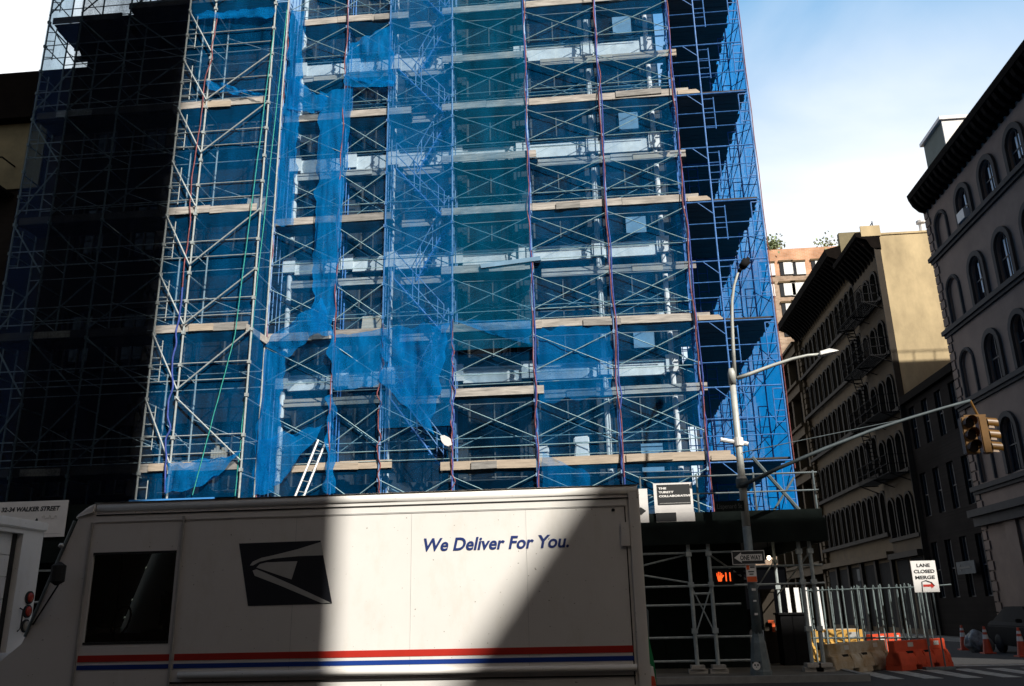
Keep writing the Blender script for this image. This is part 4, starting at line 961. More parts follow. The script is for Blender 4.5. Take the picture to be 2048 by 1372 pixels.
b.bar((1.3, 22.53, 4.9), (5.8, 22.53, 4.9), 0.024, 6); b.bar((1.3, 22.53, 4.45), (5.8, 22.53, 4.45), 0.022, 6)
b.bar((4.3, 22.9, 5.4), (5.7, 23.6, 3.8), 0.05, 6); b.bar((4.6, 23.3, 3.8), (5.4, 23.3, 4.9), 0.03, 6)
b.build('parapet_rails', M['pole_dark'], sh)
def leg(x, y, z0=0.3):
    b = MB().bar((x, y, z0), (x, y, 3.55), 0.048, 8)
    for z in (2.95, 2.2, 1.1): b.box(x - 0.07, x + 0.07, y - 0.07, y + 0.07, z - 0.06, z + 0.06)
    p = b.build('leg', M['steel'], sh)
    MB().box(x - 0.22, x + 0.22, y - 0.15, y + 0.15, 0.12, 0.22).box(x - 0.16, x + 0.16, y - 0.2, y + 0.2, 0.22, 0.31).build('base_block', M['plank'], p)
for x, y in [(2.4, 22.6), (2.9, 22.6), (5.15, 22.65), (5.42, 22.65), (-1.6, 22.6), (-6, 22.6), (-11, 22.6), (5.5, 27.5), (5.5, 32), (5.5, 36), (4.3, 25.2)]: leg(x, y)
for z in (3.02, 2.18, 1.98, 0.98): MB().bar((2.4, 22.6, z), (2.9, 22.6, z), 0.033, 6).build('frame_rung', M['steel'], sh)
MB().bar((2.42, 22.6, 2.12), (2.9, 22.6, 1.02), 0.018, 6).bar((2.88, 22.58, 2.12), (2.42, 22.58, 1.02), 0.018, 6).build('cross_brace', M['steel'], sh)
for z, x0, x1, y in [(2.98, -19, 2.4, 22.6), (2.17, -19, 5.7, 22.68), (1.72, -19, 3.6, 22.68), (0.95, -19, 3.8, 22.68), (0.4, -19, 3.8, 22.7), (2.98, 2.9, 3.7, 22.62), (2.62, 2.9, 5.75, 22.9)]:
    MB().bar((x0, y, z), (x1, y, z), 0.03, 6).build('cross_pipe', M['steel'], sh)
MB().bar((-1.6, 22.72, 2.1), (2.4, 22.7, 2.95), 0.025, 6).bar((-1.6, 22.74, 2.98), (2.4, 22.72, 2.25), 0.025, 6).bar((2.9, 22.7, 2.95), (4.3, 25.2, 2.3), 0.025, 6).bar((5.4, 22.7, 2.9), (5.5, 27.5, 2.0), 0.022, 6).bar((5.5, 27.5, 3.0), (4.3, 25.2, 1.9), 0.022, 6).build('diagonal_pipe', M['steel'], sh)
ho = MB().box(-19, 4.05, 24.6, 24.68, 0.12, 3.5)
for k in range(19): ho.box(-18.9 + k * 1.22, -18.84 + k * 1.22, 24.57, 24.6, 0.12, 3.5)
tag(ho.build('hoarding', M['darkgreen']), 'dark plywood hoarding under the sidewalk shed behind the steel legs', 'hoarding')
for (px, py, y, l) in [(1310, 1085, 23.6, 'small lit bulb under the shed between the company sign and the truck'), (1540, 1079, 23.6, 'bigger lit bulb under the shed above the one way sign'), (1538, 1116, 27, 'dim lit bulb deeper under the shed right beside the one way sign')]:
    p = onY(px, py, y); t = thing('shed_lamp', l, 'lamp', (p.x, y, p.z - 0.05), 'bulbs under the shed')
    MB().lathe((p.x, y, p.z - 0.06), [(0.01, 0), (0.05, 0.03), (0.06, 0.07), (0.04, 0.12)], 10).build('bulb', M['bulb'], t, smooth=True)
    MB().lathe((p.x, y, p.z + 0.06), [(0.05, 0), (0.05, 0.1), (0.02, 0.12)], 8).bar((p.x, y, p.z + 0.15), (p.x, y, 3.56), 0.012, 5).build('socket', M['black'], t)
p = onY(98, 1108, 23.5)
MBl = MB().lathe((p.x, 23.5, p.z - 0.05), [(0.01, 0), (0.06, 0.03), (0.065, 0.07), (0.02, 0.12)], 10)
t = thing('warning_lamp', 'small glowing red warning lamp below the street name banner', 'lamp', (p.x, 23.5, p.z - 0.1)); MBl.build('bulb', M['redlight'], t, smooth=True)
MB().bar((p.x, 23.5, p.z + 0.06), (p.x, 23.5, 3.56), 0.012, 5).build('cord', M['black'], t)
a, c = onY(258, 1003, 22.45), onY(428, 997, 22.45)
tag(MB().box(a.x, c.x, 22.44, 22.49, 4.3, a.z + 0.04).build('tarp', M['tarp']), 'bright blue tarp folded over the shed parapet above the truck cab', 'tarp')
for i, (px, py, w, h) in enumerate([(440, 895, 0.5, 0.35)]):
    p = onY(px, py, 23.9); b = MB()
    for k in range(6): b.box(p.x - 0.24 + k * 0.08, p.x - 0.17 + k * 0.08, 23.85 + 0.02 * (k % 2), 23.9 + 0.02 * (k % 2), LV[0] + 0.0, LV[0] + 0.62 + 0.06 * (k % 3))
    tag(b.build('timber_offcuts', M['plank_new']), 'upright bundle of pale timber offcuts on the lowest sunlit deck', 'timber')
a, c = onY(594, 1005, 23.7), onY(644, 882, 24.35)
b = MB(); d = Vector((0.055, 0.18, 0.0))
for s in (-1, 1): b.bar(a + d * s, c + d * s, 0.03, 6)
ld = thing('ladder', 'white leaning ladder poking through the decks right above the truck roof', 'ladder', tuple(a))
b.build('rails', M['lampwhite'], ld)
b = MB()
for k in range(1, 6): q = a.lerp(c, k / 6); b.bar(q - d, q + d, 0.012, 6)
b.build('rungs', M['steel'], ld)
p = onY(890, 884, 24.2)
b = MB()
pts = [(880, 872), (888, 870), (900, 876), (903, 890), (896, 893), (888, 890), (882, 882)]
b.prism([onY(x, y, 24.12) for x, y in pts], (0, 0.12, 0))
t = thing('work_lamp', 'white work lamp clipped to the post between stair bay and teal bay', 'lamp', tuple(p)); b.build('head', M['lampwhite'], t, bevel=0.01)
MB().bar((p.x, 24.2, p.z), (PX[3], 24.38, p.z - 0.05), 0.02, 6).build('clamp', M['steel'], t)
# loose site things on the decks
b = MB()
for (x0, w, h) in [(-0.45, 0.5, 0.75), (-1.55, 0.4, 0.5)]:
    b = MB().prism([(x0, 24.9, LV[0] - 0.1), (x0 + w, 24.9, LV[0] - 0.1), (x0 + w * 0.92, 24.9, LV[0] + h), (x0 + w * 0.2, 24.9, LV[0] + h)], (0, 0.35, 0))
    b.prism([(x0 + 0.02, 24.86, LV[0] + h - 0.15), (x0 + w, 24.86, LV[0] + h - 0.15), (x0 + w * 0.95, 24.86, LV[0] + h + 0.06), (x0 + w * 0.1, 24.86, LV[0] + h + 0.04)], (0, 0.3, 0))
    tag(b.build('material_sack', M['whitesign'], bevel=0.03), ('tall' if h > 0.6 else 'short') + ' white material sack standing on the lowest deck beside a roped post', 'sack')
b = MB().prism([onY(960, 528, 24.3), onY(1080, 512, 24.3), onY(1082, 520, 24.3), onY(962, 536, 24.3)], (0, 0.14, 0))
tag(b.build('foam_board', M['glassblue']), 'pale blue board lying along the fifth front deck of the teal bay', 'board')

# ------------------------------------------------------------------ signs on the shed
def panel(name, label, cat, TL, BR, y, m, th=0.03, parent=None, bev=0.0):
    a, c = onY(*TL, y), onY(*BR, y)
    b = MB().box(a.x, c.x, y, y + th, c.z, a.z)
    return b, a, c
b, a, c = panel('', '', '', (1306, 967), (1388, 1024), 22.44, None)
t = thing('company_sign', 'white board with a black printed panel hung on the shed below the corner deck', 'sign', ((a.x + c.x) / 2, 22.45, c.z))
sw, shh = c.x - a.x, a.z - c.z
b.build('board', M['whitesign'], t)
pa, pc = onY(1313, 970, 22.43), onY(1382, 1008, 22.43)
MB().box(pa.x, pc.x, 22.432, 22.44, pc.z, pa.z).build('black_panel', M['signblack'], t)
for i, (s, w) in enumerate([('THE', 0.2), ('TURETT', 0.38), ('COLLABORATIVE', 0.82)]):
    text(s, 'lettering', 0.066, (pa.x + 0.04, 22.431, pa.z - 0.115 - i * 0.1), M['whitesign'], t, width=w, offset=0.004)
for i in range(26):
    pass
b = MB()
for i in range(30): b.box(pa.x + 0.05 + i * 0.026, pa.x + 0.066 + i * 0.026, 22.429, 22.432, pc.z + 0.03, pc.z + 0.046)
b.build('small_print', M['truck_grey'], t)
b, a, c = panel('', '', '', (1312, 1026), (1391, 1046), 22.43, None)
t = thing('notice_board', 'half black half white notice below the company sign on the shed', 'sign', ((a.x + c.x) / 2, 22.44, c.z)); b.build('board', M['whitesign'], t)
MB().box(a.x, a.x + (c.x - a.x) * 0.52, 22.422, 22.43, c.z + 0.06, a.z).build('black_panel', M['signblack'], t)
b, a, c = panel('', '', '', (1240, 979), (1299, 1049), 22.44, None)
t = thing('paper_sign', 'white sign half hidden behind the rear edge of the truck', 'sign', ((a.x + c.x) / 2, 22.45, c.z)); b.build('board', M['whitesign'], t)
p = onY(1282, 1022, 22.43)
MB().prism([(p.x - 0.16, 22.432, p.z), (p.x, 22.432, p.z - 0.1), (p.x + 0.13, 22.432, p.z), (p.x, 22.432, p.z + 0.1)], (0, 0.008, 0)).build('diamond_mark', M['signblack'], t)
text('ETT', 'lettering', 0.14, (onY(1262, 996, 22.43).x, 22.431, onY(1262, 996, 22.43).z), M['truck_grey'], t)
a, c = onY(-70, 1007, 22.4), onY(127, 1073, 22.4)
t = thing('street_banner', 'white banner naming the street, tied to the dark shed above the parked truck', 'sign', ((a.x + c.x) / 2, 22.42, c.z))
MB().box(a.x, c.x, 22.41, 22.43, c.z, a.z).build('banner', M['whitesign'], t)
p0, p1 = onY(10, 1024, 22.4), onY(119, 1022, 22.4)
text('32-34 WALKER STREET', 'lettering', 0.17, (p0.x - 0.12, 22.408, p0.z - 0.0), M['signblack'], t, width=p1.x - p0.x + 0.12, shear=0.15, offset=0.006)
q = onY(73, 1040, 22.4); MB().prism([(q.x - 0.04, 22.404, q.z), (q.x, 22.404, q.z - 0.06), (q.x + 0.04, 22.404, q.z), (q.x, 22.404, q.z + 0.06)], (0, 0.006, 0)).build('logo_mark', M['signblack'], t)
b = MB()
for k in range(5): b.tube([onY(84 + k * 6, 1036 + 3 * (k % 2), 22.403), onY(88 + k * 6, 1030 + 5 * (k % 2), 22.403), onY(90 + k * 6, 1037, 22.403)], 0.006, 4)
b.box(onY(60, 0, 22.4).x, c.x - 0.1, 22.405, 22.41, c.z + 0.08, c.z + 0.095)
b.build('scribble', M['truck_grey'], t)

# ------------------------------------------------------------------ lamp post at the corner
PY = 21.5; X0 = 3.72
lp = thing('street_lamp', 'tall grey street lamp post with two curved lamp arms at the corner', 'street lamp', (X0, PY, 0.12))
MB().lathe((X0, PY, 0.12), [(0.25, 0), (0.25, 0.1), (0.235, 0.14), (0.17, 0.72), (0.13, 0.85), (0.115, 0.95)], 8).build('base', M['pole_dark'], lp)
MB().lathe((X0, PY, 0.9), [(0.115, 0), (0.1, 2.6)], 14).build('lower_shaft', M['pole_dark'], lp, smooth=True)  # darker paint puts the cast shade into base and lower shaft
MB().tube([(X0, PY, 3.5), (X0 + 0.01, PY, 5), (X0 + 0.02, PY, 7.3)], 0.1, 14, 0.075).lathe((X0 + 0.02, PY, 7.05), [(0.1, 0), (0.1, 0.3), (0.06, 0.42)], 12).lathe((X0, PY, 4.45), [(0.12, 0), (0.12, 0.25)], 12).build('shaft', M['pole'], lp, smooth=True)
pts = [onY(x, y, PY) for x, y in [(1470, 757), (1466, 690), (1464, 640), (1464, 602), (1468, 572), (1475, 548), (1483, 534)]]
a1 = MB().tube(pts, 0.05, 10, 0.03).build('tall_arm', M['pole'], lp, smooth=True)
h0, h1 = onY(1478, 543, PY), onY(1497, 516, PY)
MB().tube([h0, h0.lerp(h1, 0.15), h0.lerp(h1, 0.45), h0.lerp(h1, 0.85), h1], 0.05, 10, 0.05).tube([h0.lerp(h1, 0.3), h0.lerp(h1, 0.5), h0.lerp(h1, 0.8)], 0.1, 10, 0.12).build('lamp_head', M['black'], a1, smooth=True)
pts = [onY(x, y, PY) for x, y in [(1474, 757), (1500, 748), (1545, 731), (1585, 718), (1615, 711), (1645, 708)]]
a2 = MB().tube(pts, 0.055, 10, 0.035).build('side_arm', M['pole'], lp, smooth=True)
h0, h1 = onY(1638, 709, PY), onY(1678, 702, PY)
MB().prism([h0 + Vector((0, -0.13, 0.05)), h0 + Vector((0, -0.13, -0.05)), h1 + Vector((-0.12, -0.1, -0.03)), h1 + Vector((0, -0.04, 0.01)), h1 + Vector((-0.25, -0.1, 0.06))], (0, 0.26, 0)).build('lamp_head', M['lampwhite'], a2, bevel=0.012)
p = onY(1476, 884, PY)
MB().tube([onY(1441, 879, PY), onY(1462, 883, PY), p, onY(1496, 888, PY)], 0.055, 8).lathe((X0 + 0.02, PY, p.z - 0.1), [(0.12, 0), (0.12, 0.2)], 12).build('bracket', M['lampwhite'], lp)
# stickers on the post
q = onY(1513, 1332, PY - 0.24)
MB().lathe((q.x, PY - 0.235, q.z), [(0.09, 0), (0.09, 0.006)], 14, 'Y').build('round_sticker', M['whitesign'], lp)
b = MB()
for dx, dz, r in [(-0.03, 0.02, 0.022), (0.035, 0.02, 0.022), (0, -0.025, 0.012), (-0.075, 0.075, 0.025), (0.075, 0.075, 0.025)]: b.lathe((q.x + dx, PY - 0.242, q.z + dz), [(r, 0), (r, 0.004)], 8, 'Y')
b.build('sticker_print', M['signblack'], lp)
b = MB()
for dz, s, w in [(2.0, 0.05, 0.09), (1.75, 0.04, 0.07), (1.45, 0.05, 0.08), (2.3, 0.03, 0.1)]: b.box(X0 - w / 2, X0 + w / 2, PY - 0.122, PY - 0.116, dz, dz + s)
b.build('small_stickers', M['whitesign'], lp)
# signal mast arm
ma = thing('signal_mast_arm', 'long grey steel arm reaching from the lamp post to the traffic signal', 'mast arm', (X0, PY, 4.4))
pts = [onY(x, y, PY - 0.14) for x, y in [(1482, 972), (1560, 935), (1650, 897), (1740, 862), (1820, 836), (1890, 815), (1940, 801)]]
MB().tube(pts, 0.05, 10, 0.034).lathe((X0, PY - 0.02, 4.42), [(0.15, 0), (0.15, 0.22)], 10).build('arm', M['arm_grey'], ma, smooth=True)
MB().bar(onY(1484, 905, PY - 0.1), pts[4], 0.01, 4).build('guy_wire', M['pole_dark'], ma)
e = pts[-1]
ts = thing('traffic_signal', 'yellow traffic signal with two three-lamp heads hanging from the mast arm', 'traffic signal', (e.x + 0.1, PY - 0.14, e.z - 1.2))
def yy(px, py): return onY(px, py, PY - 0.14)
tA, bA = yy(1918, 835), yy(1944, 908)
MB().bar((e.x, PY - 0.14, e.z), (e.x + 0.12, PY - 0.14, tA.z + 0.02), 0.03, 6).box(tA.x + 0.1, tA.x + 0.62, PY - 0.17, PY - 0.11, tA.z, tA.z + 0.05).build('hanger', M['yellowsig'], ts)
w = 0.34
for j, hx in enumerate((tA.x + 0.17, tA.x + 0.52)):
    hd = MB(); z1 = tA.z; z0 = tA.z - 0.9
    w = 0.31 if j == 0 else 0.2; hd.box(hx - w / 2, hx + w / 2, PY - 0.2, PY + 0.02, z0, z1)
    h = hd.build('signal_head', M['yellowsig'], ts, bevel=0.02)
    for k in range(3):
        zc = z1 - 0.155 - k * 0.295
        if j == 0:
            MB().lathe((hx, PY - 0.215, zc), [(0.125, 0.0), (0.125, 0.012)], 16, 'Y').build('lens', M['lens'], h)
            v = MB()
            for i in range(13):
                th = PI * (-0.12) + PI * 1.24 * i / 12
                c_, s_ = math.cos(th), math.sin(th)
                if i: v.quad(pr[0], pr[1], (hx + 0.14 * c_, PY - 0.48 + 0.1 * (1 - s_), zc + 0.14 * s_), (hx + 0.14 * c_, PY - 0.2, zc + 0.14 * s_))
                pr = ((hx + 0.14 * c_, PY - 0.2, zc + 0.14 * s_), (hx + 0.14 * c_, PY - 0.48 + 0.1 * (1 - s_), zc + 0.14 * s_))
            v.build('visor', M['yellowsig'], h, fix=False)
        else:
            MB().lathe((hx + w / 2, PY - 0.09, zc), [(0.125, 0.0), (0.125, 0.012)], 16, 'X').build('lens', M['lens'], h)
            v = MB()
            for i in range(17):
                th = PI * (-0.2) + PI * 1.4 * i / 16
                c_, s_ = math.cos(th), math.sin(th)
                cur = ((hx + w / 2, PY - 0.09 + 0.14 * c_, zc + 0.14 * s_), (hx + w / 2 + 0.24, PY - 0.09 + 0.13 * c_, zc + 0.14 * s_ - 0.03))
                if i: v.quad(pr[0], pr[1], cur[1], cur[0])
                pr = cur
            v.build('visor', M['yellowsig'], h, fix=False)
# pedestrian signal
a, c = onY(1428, 1138, PY - 0.12), onY(1470, 1169, PY - 0.12)
t = thing('pedestrian_signal', 'black pedestrian signal showing an orange hand and countdown on the lamp post', 'signal', ((a.x + c.x) / 2, PY, c.z))
hw = MB().box(a.x, c.x, PY - 0.1, PY + 0.15, c.z, a.z).box(c.x, X0, PY - 0.03, PY + 0.03, (a.z + c.z) / 2 + 0.05, (a.z + c.z) / 2 + 0.1).box(c.x, X0, PY - 0.03, PY + 0.03, c.z + 0.06, c.z + 0.11)
hw.build('housing', M['black'], t, bevel=0.01)
hx, hz = onY(1440, 1154, PY - 0.12).x, onY(1440, 1154, PY - 0.12).z
b = MB(); y = PY - 0.112
b.prism([(hx - 0.06, y, hz - 0.03), (hx - 0.045, y, hz - 0.1), (hx + 0.035, y, hz - 0.1), (hx + 0.05, y, hz - 0.02), (hx + 0.05, y, hz + 0.03), (hx - 0.06, y, hz + 0.03)], (0, 0.01, 0))
for k, hh in enumerate((0.09, 0.115, 0.11, 0.085)): b.box(hx - 0.072 + k * 0.037, hx - 0.052 + k * 0.037, y, y + 0.01, hz + 0.02, hz + hh)
b.prism([(hx + 0.05, y, hz - 0.03), (hx + 0.1, y, hz + 0.03), (hx + 0.085, y, hz + 0.05), (hx + 0.045, y, hz + 0.015)], (0, 0.01, 0))
b.build('hand_symbol', M['handlight'], t)
nx = onY(1455, 1154, PY - 0.12).x
MB().box(nx - 0.045, nx - 0.018, y, y + 0.01, hz - 0.1, hz + 0.1).box(nx + 0.05, nx + 0.077, y, y + 0.01, hz - 0.1, hz + 0.1).build('countdown_digits', M['handlight'], t)
# one way sign
a, c = onY(1463, 1104, PY - 0.2), onY(1531, 1126, PY - 0.2); zc = (a.z + c.z) / 2; hh = 0.16
t = thing('one_way_sign', 'black one way sign with a white arrow on the lamp post', 'sign', ((a.x + c.x) / 2, PY - 0.19, zc - hh)); yb = PY - 0.19
MB().box(a.x, c.x, yb, yb + 0.01, zc - hh, zc + hh).build('plate', M['signblack'], t)
for (x0, x1, z0, z1) in [(a.x, c.x, zc + hh - 0.014, zc + hh), (a.x, c.x, zc - hh, zc - hh + 0.014), (a.x, a.x + 0.014, zc - hh, zc + hh), (c.x - 0.014, c.x, zc - hh, zc + hh)]:
    MB().box(x0, x1, yb - 0.004, yb, z0, z1).build('border', M['whitesign'], t)
MB().prism([(a.x + 0.05, yb - 0.003, zc), (a.x + 0.22, yb - 0.003, zc + 0.12), (a.x + 0.22, yb - 0.003, zc + 0.075), (c.x - 0.06, yb - 0.003, zc + 0.075), (c.x - 0.06, yb - 0.003, zc - 0.075), (a.x + 0.22, yb - 0.003, zc - 0.075), (a.x + 0.22, yb - 0.003, zc - 0.12)], (0, 0.003, 0)).build('arrow', M['whitesign'], t)
text('ONE WAY', 'lettering', 0.15, (a.x + 0.19, yb - 0.004, zc - 0.055), M['signblack'], t, width=c.x - a.x - 0.28, offset=0.004)
a, c = onY(1491, 1129, PY - 0.17), onY(1515, 1164, PY - 0.17); yb = PY - 0.16
t = thing('parking_sign', 'small white and orange sign directly below the one way sign', 'sign', ((a.x + c.x) / 2, yb, c.z))
MB().box(a.x, c.x, yb, yb + 0.01, c.z, a.z).build('plate', M['whitesign'], t)
H = a.z - c.z; Wd = c.x - a.x
MB().box(a.x + 0.005, c.x - 0.005, yb - 0.004, yb, c.z + 0.005, c.z + H * 0.32).build('orange_band', M['orangesign'], t)
MB().box(a.x + 0.015, a.x + Wd * 0.35, yb - 0.004, yb, a.z - H * 0.3, a.z - 0.02).build('orange_symbol', M['orangesign'], t)
MB().box(a.x + Wd * 0.42, c.x - 0.03, yb - 0.003, yb, a.z - H * 0.2, a.z - H * 0.12).box(a.x + 0.05, c.x - 0.05, yb - 0.003, yb, a.z - H * 0.44, a.z - H * 0.38).box(a.x + Wd * 0.3, c.x - Wd * 0.3, yb - 0.003, yb, a.z - H * 0.58, a.z - H * 0.52).build('print', M['signblack'], t)
a, c = onY(1428, 1003, PY - 0.1), onY(1489, 1022, PY - 0.1)
t = thing('street_name_sign', 'dark green street name sign on the lamp post below the mast arm', 'sign', ((a.x + c.x) / 2, PY - 0.1, c.z))
MB().box(a.x, c.x, PY - 0.125, PY - 0.115, c.z, a.z).build('plate', M['darkgreen'], t)
text('Lispenard St', 'lettering', 0.16, (a.x + 0.06, PY - 0.126, c.z + 0.07), M['dimsign'], t, width=(c.x - a.x) * 0.84)

# ------------------------------------------------------------------ mail trucks
TY = 11.2; TB = 13.5
tr = thing('mail_truck', 'white mail step van with red and blue stripes, side on in front of the scaffold', 'truck', (-3.2, 12.35, 0))
XR_, XC = 0.62, -5.45
MB().box(XC, XR_ - 0.17, TY, TB, 0.72, 3.1).build('cargo_body', M['truck'], tr)
MB().box(XR_ - 0.17, XR_, TY - 0.02, TB + 0.02, 0.6, 3.14).build('rear_frame', M['truck'], tr, bevel=0.03)
wz0, wz1, wxa, wxb = 1.36, 2.47, -6.68, -5.52
cab = MB()
mpt = lambda u, z, d: (u, TY + d, z)
prof = [(-6.72, 3.1), (-6.95, 2.98), (-7.45, 1.52), (-7.52, 1.36), (-7.9, 1.05), (-8.12, 0.8), (-8.15, 0.45)]
wall_cell(cab, mpt, -6.72, XC, 0.45, 3.1, wxa, wxb, wz0, wz1, 0, 0.05)
cab.add([mpt(u, z, 0) for u, z in [(-6.72, 0.45), (-6.72, 3.1)] + prof[1:]], [tuple(range(2 + len(prof) - 1))])
for i in range(len(prof) - 1):
    if i == 1: continue
    (u, z), (u2, z2) = prof[i], prof[i + 1]
    cab.quad((u, TY, z), (u, TB, z), (u2, TB, z2), (u2, TY, z2))
cab.quad((XC, TY, 3.1), (XC, TB, 3.1), (-6.72, TB, 3.1), (-6.72, TY, 3.1))
mpb = lambda u, z, d: (u, TB - d, z)
wall_cell(cab, mpb, -6.72, XC, 0.45, 3.1, -6.1, -5.75, 1.45, 2.3, 0, 0.05)
cab.add([(u, TB, z) for u, z in [(-6.72, 0.45), (-6.72, 3.1)] + prof[1:]], [tuple(range(2 + len(prof) - 1))])
cab.build('cab', M['truck'], tr, fix=False)
MB().quad((-6.93, TY + 0.06, 2.94), (-6.93, TB - 0.06, 2.94), (-7.43, TB - 0.06, 1.55), (-7.43, TY + 0.06, 1.55)).build('windshield', M['glassdark'], tr)
w = MB().quad((wxa, TY + 0.04, wz0), (wxb, TY + 0.04, wz0), (wxb, TY + 0.04, wz1), (wxa, TY + 0.04, wz1)).build('side_window', M['cabglass'], tr)
MB().box(wxa, wxb, TY - 0.004, TY + 0.03, wz0 - 0.03, wz0).box(wxa, wxb, TY - 0.004, TY + 0.03, wz1, wz1 + 0.03).build('window_frame', M['rubber'], w)
MB().box(-5.475, -5.445, TY - 0.025, TY + 0.02, 0.5, 2.95).build('door_post', M['chrome'], tr)
MB().box(-6.765, -6.735, TY - 0.02, TY + 0.02, 0.5, 2.9).build('front_post', M['chrome'], tr)
MB().tube([(-7.0, TY - 0.01, 2.93), (-7.48, TY - 0.01, 1.45)], 0.02, 6).build('windshield_trim', M['pole_dark'], tr)
b = MB().tube([(-6.7, TY + 0.05, 3.09), (XR_ - 0.02, TY + 0.05, 3.09)], 0.075, 12)
b.build('roof_rail', M['truck'], tr, smooth=True)
MB().prism([(-6.72, TY - 0.04, 3.16), (-6.72, TY - 0.04, 3.02), (-7.0, TY - 0.02, 2.95), (-7.0, TY, 3.0), (-6.86, TY, 3.11)], (0, 2.36, 0)).build('roof_cap', M['truck'], tr, bevel=0.02)
MB().box(-6.7, XR_ - 0.02, TY - 0.014, TY + 0.0, 2.985, 3.003).build('drip_rail', M['rubber'], tr)
MB().box(-6.72, XR_ - 0.17, TY - 0.008, TY, 2.89, 2.985).build('upper_band', M['truck'], tr)
MB().quad((-6.75, TY - 0.02, 3.165), (XR_, TY - 0.02, 3.165), (XR_, TB, 3.165), (-6.75, TB, 3.165)).build('roof', M['truck'], tr)
for x in (-3.9, -2.35, -0.85): MB().box(x - 0.0018, x + 0.0018, TY - 0.0035, TY, 0.87, 2.88).build('panel_seam', M['truck_grey'], tr)
MB().box(-6.7, XR_ - 0.18, TY - 0.012, TY - 0.008, 2.9, 2.906).build('band_seam', M['truck_grey'], tr)
for nm, m, z0, z1 in [('red_stripe', 'red', 1.12, 1.2), ('blue_stripe', 'blue', 1.025, 1.08)]:
    MB().box(XC + 0.03, XR_ - 0.19, TY - 0.005, TY, z0, z1).build(nm, M[m], tr)
    MB().box(-6.72, XC - 0.03, TY - 0.005, TY, z0, z1).build(nm, M[m], tr)
b = MB().tube([(XC + 0.12, TY - 0.03, 0.945), (XR_ - 0.16, TY - 0.03, 0.945)], 0.042, 10)
b.build('rub_rail', M['truck'], tr, smooth=True)
MB().box(XC, XR_ - 0.18, TY - 0.012, TY, 0.845, 0.862).build('lower_seam', M['rubber'], tr)
MB().box(XC, XR_ - 0.18, TY + 0.02, TB, 0.45, 0.72).build('skirt', M['truck_grey'], tr)
p0, p1 = onY(848, 1102, TY), onY(1138, 1092, TY)
text('We Deliver For You.', 'slogan', 0.225, (p0.x, TY - 0.003, p0.z), M['letter'], tr, shear=0.22, offset=0.005, width=p1.x - p0.x)
E_ = [onY(x, y, TY - 0.004) for x, y in [(478, 1087), (641, 1081), (664, 1207), (496, 1212)]]
em = MB().prism(E_, (0, 0.004, 0)).build('emblem', M['navy'], tr)
sc_ = 2048 / 700
def eg(x, y): return onY(x / sc_, 960 + y / sc_, TY - 0.008)
b = MB()
b.add([eg(*q) for q in [(1462, 500), (1478, 478), (1530, 455), (1600, 440), (1740, 405), (1878, 362), (1892, 440), (1740, 446), (1600, 460), (1520, 478), (1480, 500)]], [tuple(range(11))])
b.add([eg(*q) for q in [(1560, 482), (1740, 475), (1706, 582), (1640, 560), (1500, 512), (1520, 492)]], [tuple(range(6))])
b.add([eg(*q) for q in [(1478, 530), (1500, 522), (1545, 540), (1700, 608), (1935, 718), (1885, 722), (1640, 618), (1490, 560)]], [tuple(range(8))])
b.build('eagle_mark', M['truck_grey'], em)
a, c = onY(1240, 1045, TY), onY(1261, 1093, TY)
MB().box(a.x, c.x, TY - 0.035, TY, c.z, a.z).build('latch_cover', M['truck'], tr, bevel=0.01)
p = onY(1226, 1020, TY); MB().lathe((p.x, TY - 0.012, p.z), [(0.02, 0), (0.022, 0.01)], 10, 'Y').build('marker_light', M['rubber'], tr)
MB().box(XR_ - 0.2, XR_ - 0.185, TY - 0.004, TY + 0.0, 0.75, 2.9).build('rear_seam', M['rubber'], tr)
for x in (-6.55, -0.75):
    for y in (TY + 0.02, TB - 0.3):
        w_ = MB().lathe((x, y, 0.42), [(0.28, 0), (0.4, 0.02), (0.42, 0.06), (0.42, 0.22), (0.4, 0.26), (0.28, 0.28)], 22, 'Y').build('wheel', M['rubber'], tr, smooth=True)
        MB().lathe((x, y - 0.01, 0.42), [(0.08, 0), (0.25, 0.02), (0.27, 0.05)], 16, 'Y').build('rim', M['chrome'], w_)
MB().box(-8.3, -8.12, TY + 0.05, TB - 0.05, 0.4, 0.62).build('bumper', M['rubber'], tr)
for y in (TY + 0.2, TB - 0.45): MB().lathe((-8.15, y + 0.12, 0.85), [(0.1, -0.04), (0.1, 0.0)], 14, 'X').build('headlight', M['whitelens'], tr)
p = onY(122, 1093, TY - 0.02); MB().lathe((p.x + 0.02, TY - 0.05, p.z - 0.02), [(0.01, 0), (0.04, 0.02), (0.02, 0.06)], 10).build('marker_lamp', M['chrome'], tr, smooth=True)
q = onY(115, 1155, TY - 0.25)
MB().tube([(-7.15, TY, 2.25), (q.x, TY - 0.25, q.z + 0.12), (q.x + 0.02, TY - 0.25, q.z - 0.1), (-7.4, TY, 1.6)], 0.012, 6).lathe((q.x, TY - 0.25, q.z - 0.1), [(0.02, 0), (0.09, 0.05), (0.09, 0.25), (0.02, 0.3)], 10).build('wing_mirror', M['rubber'], tr)
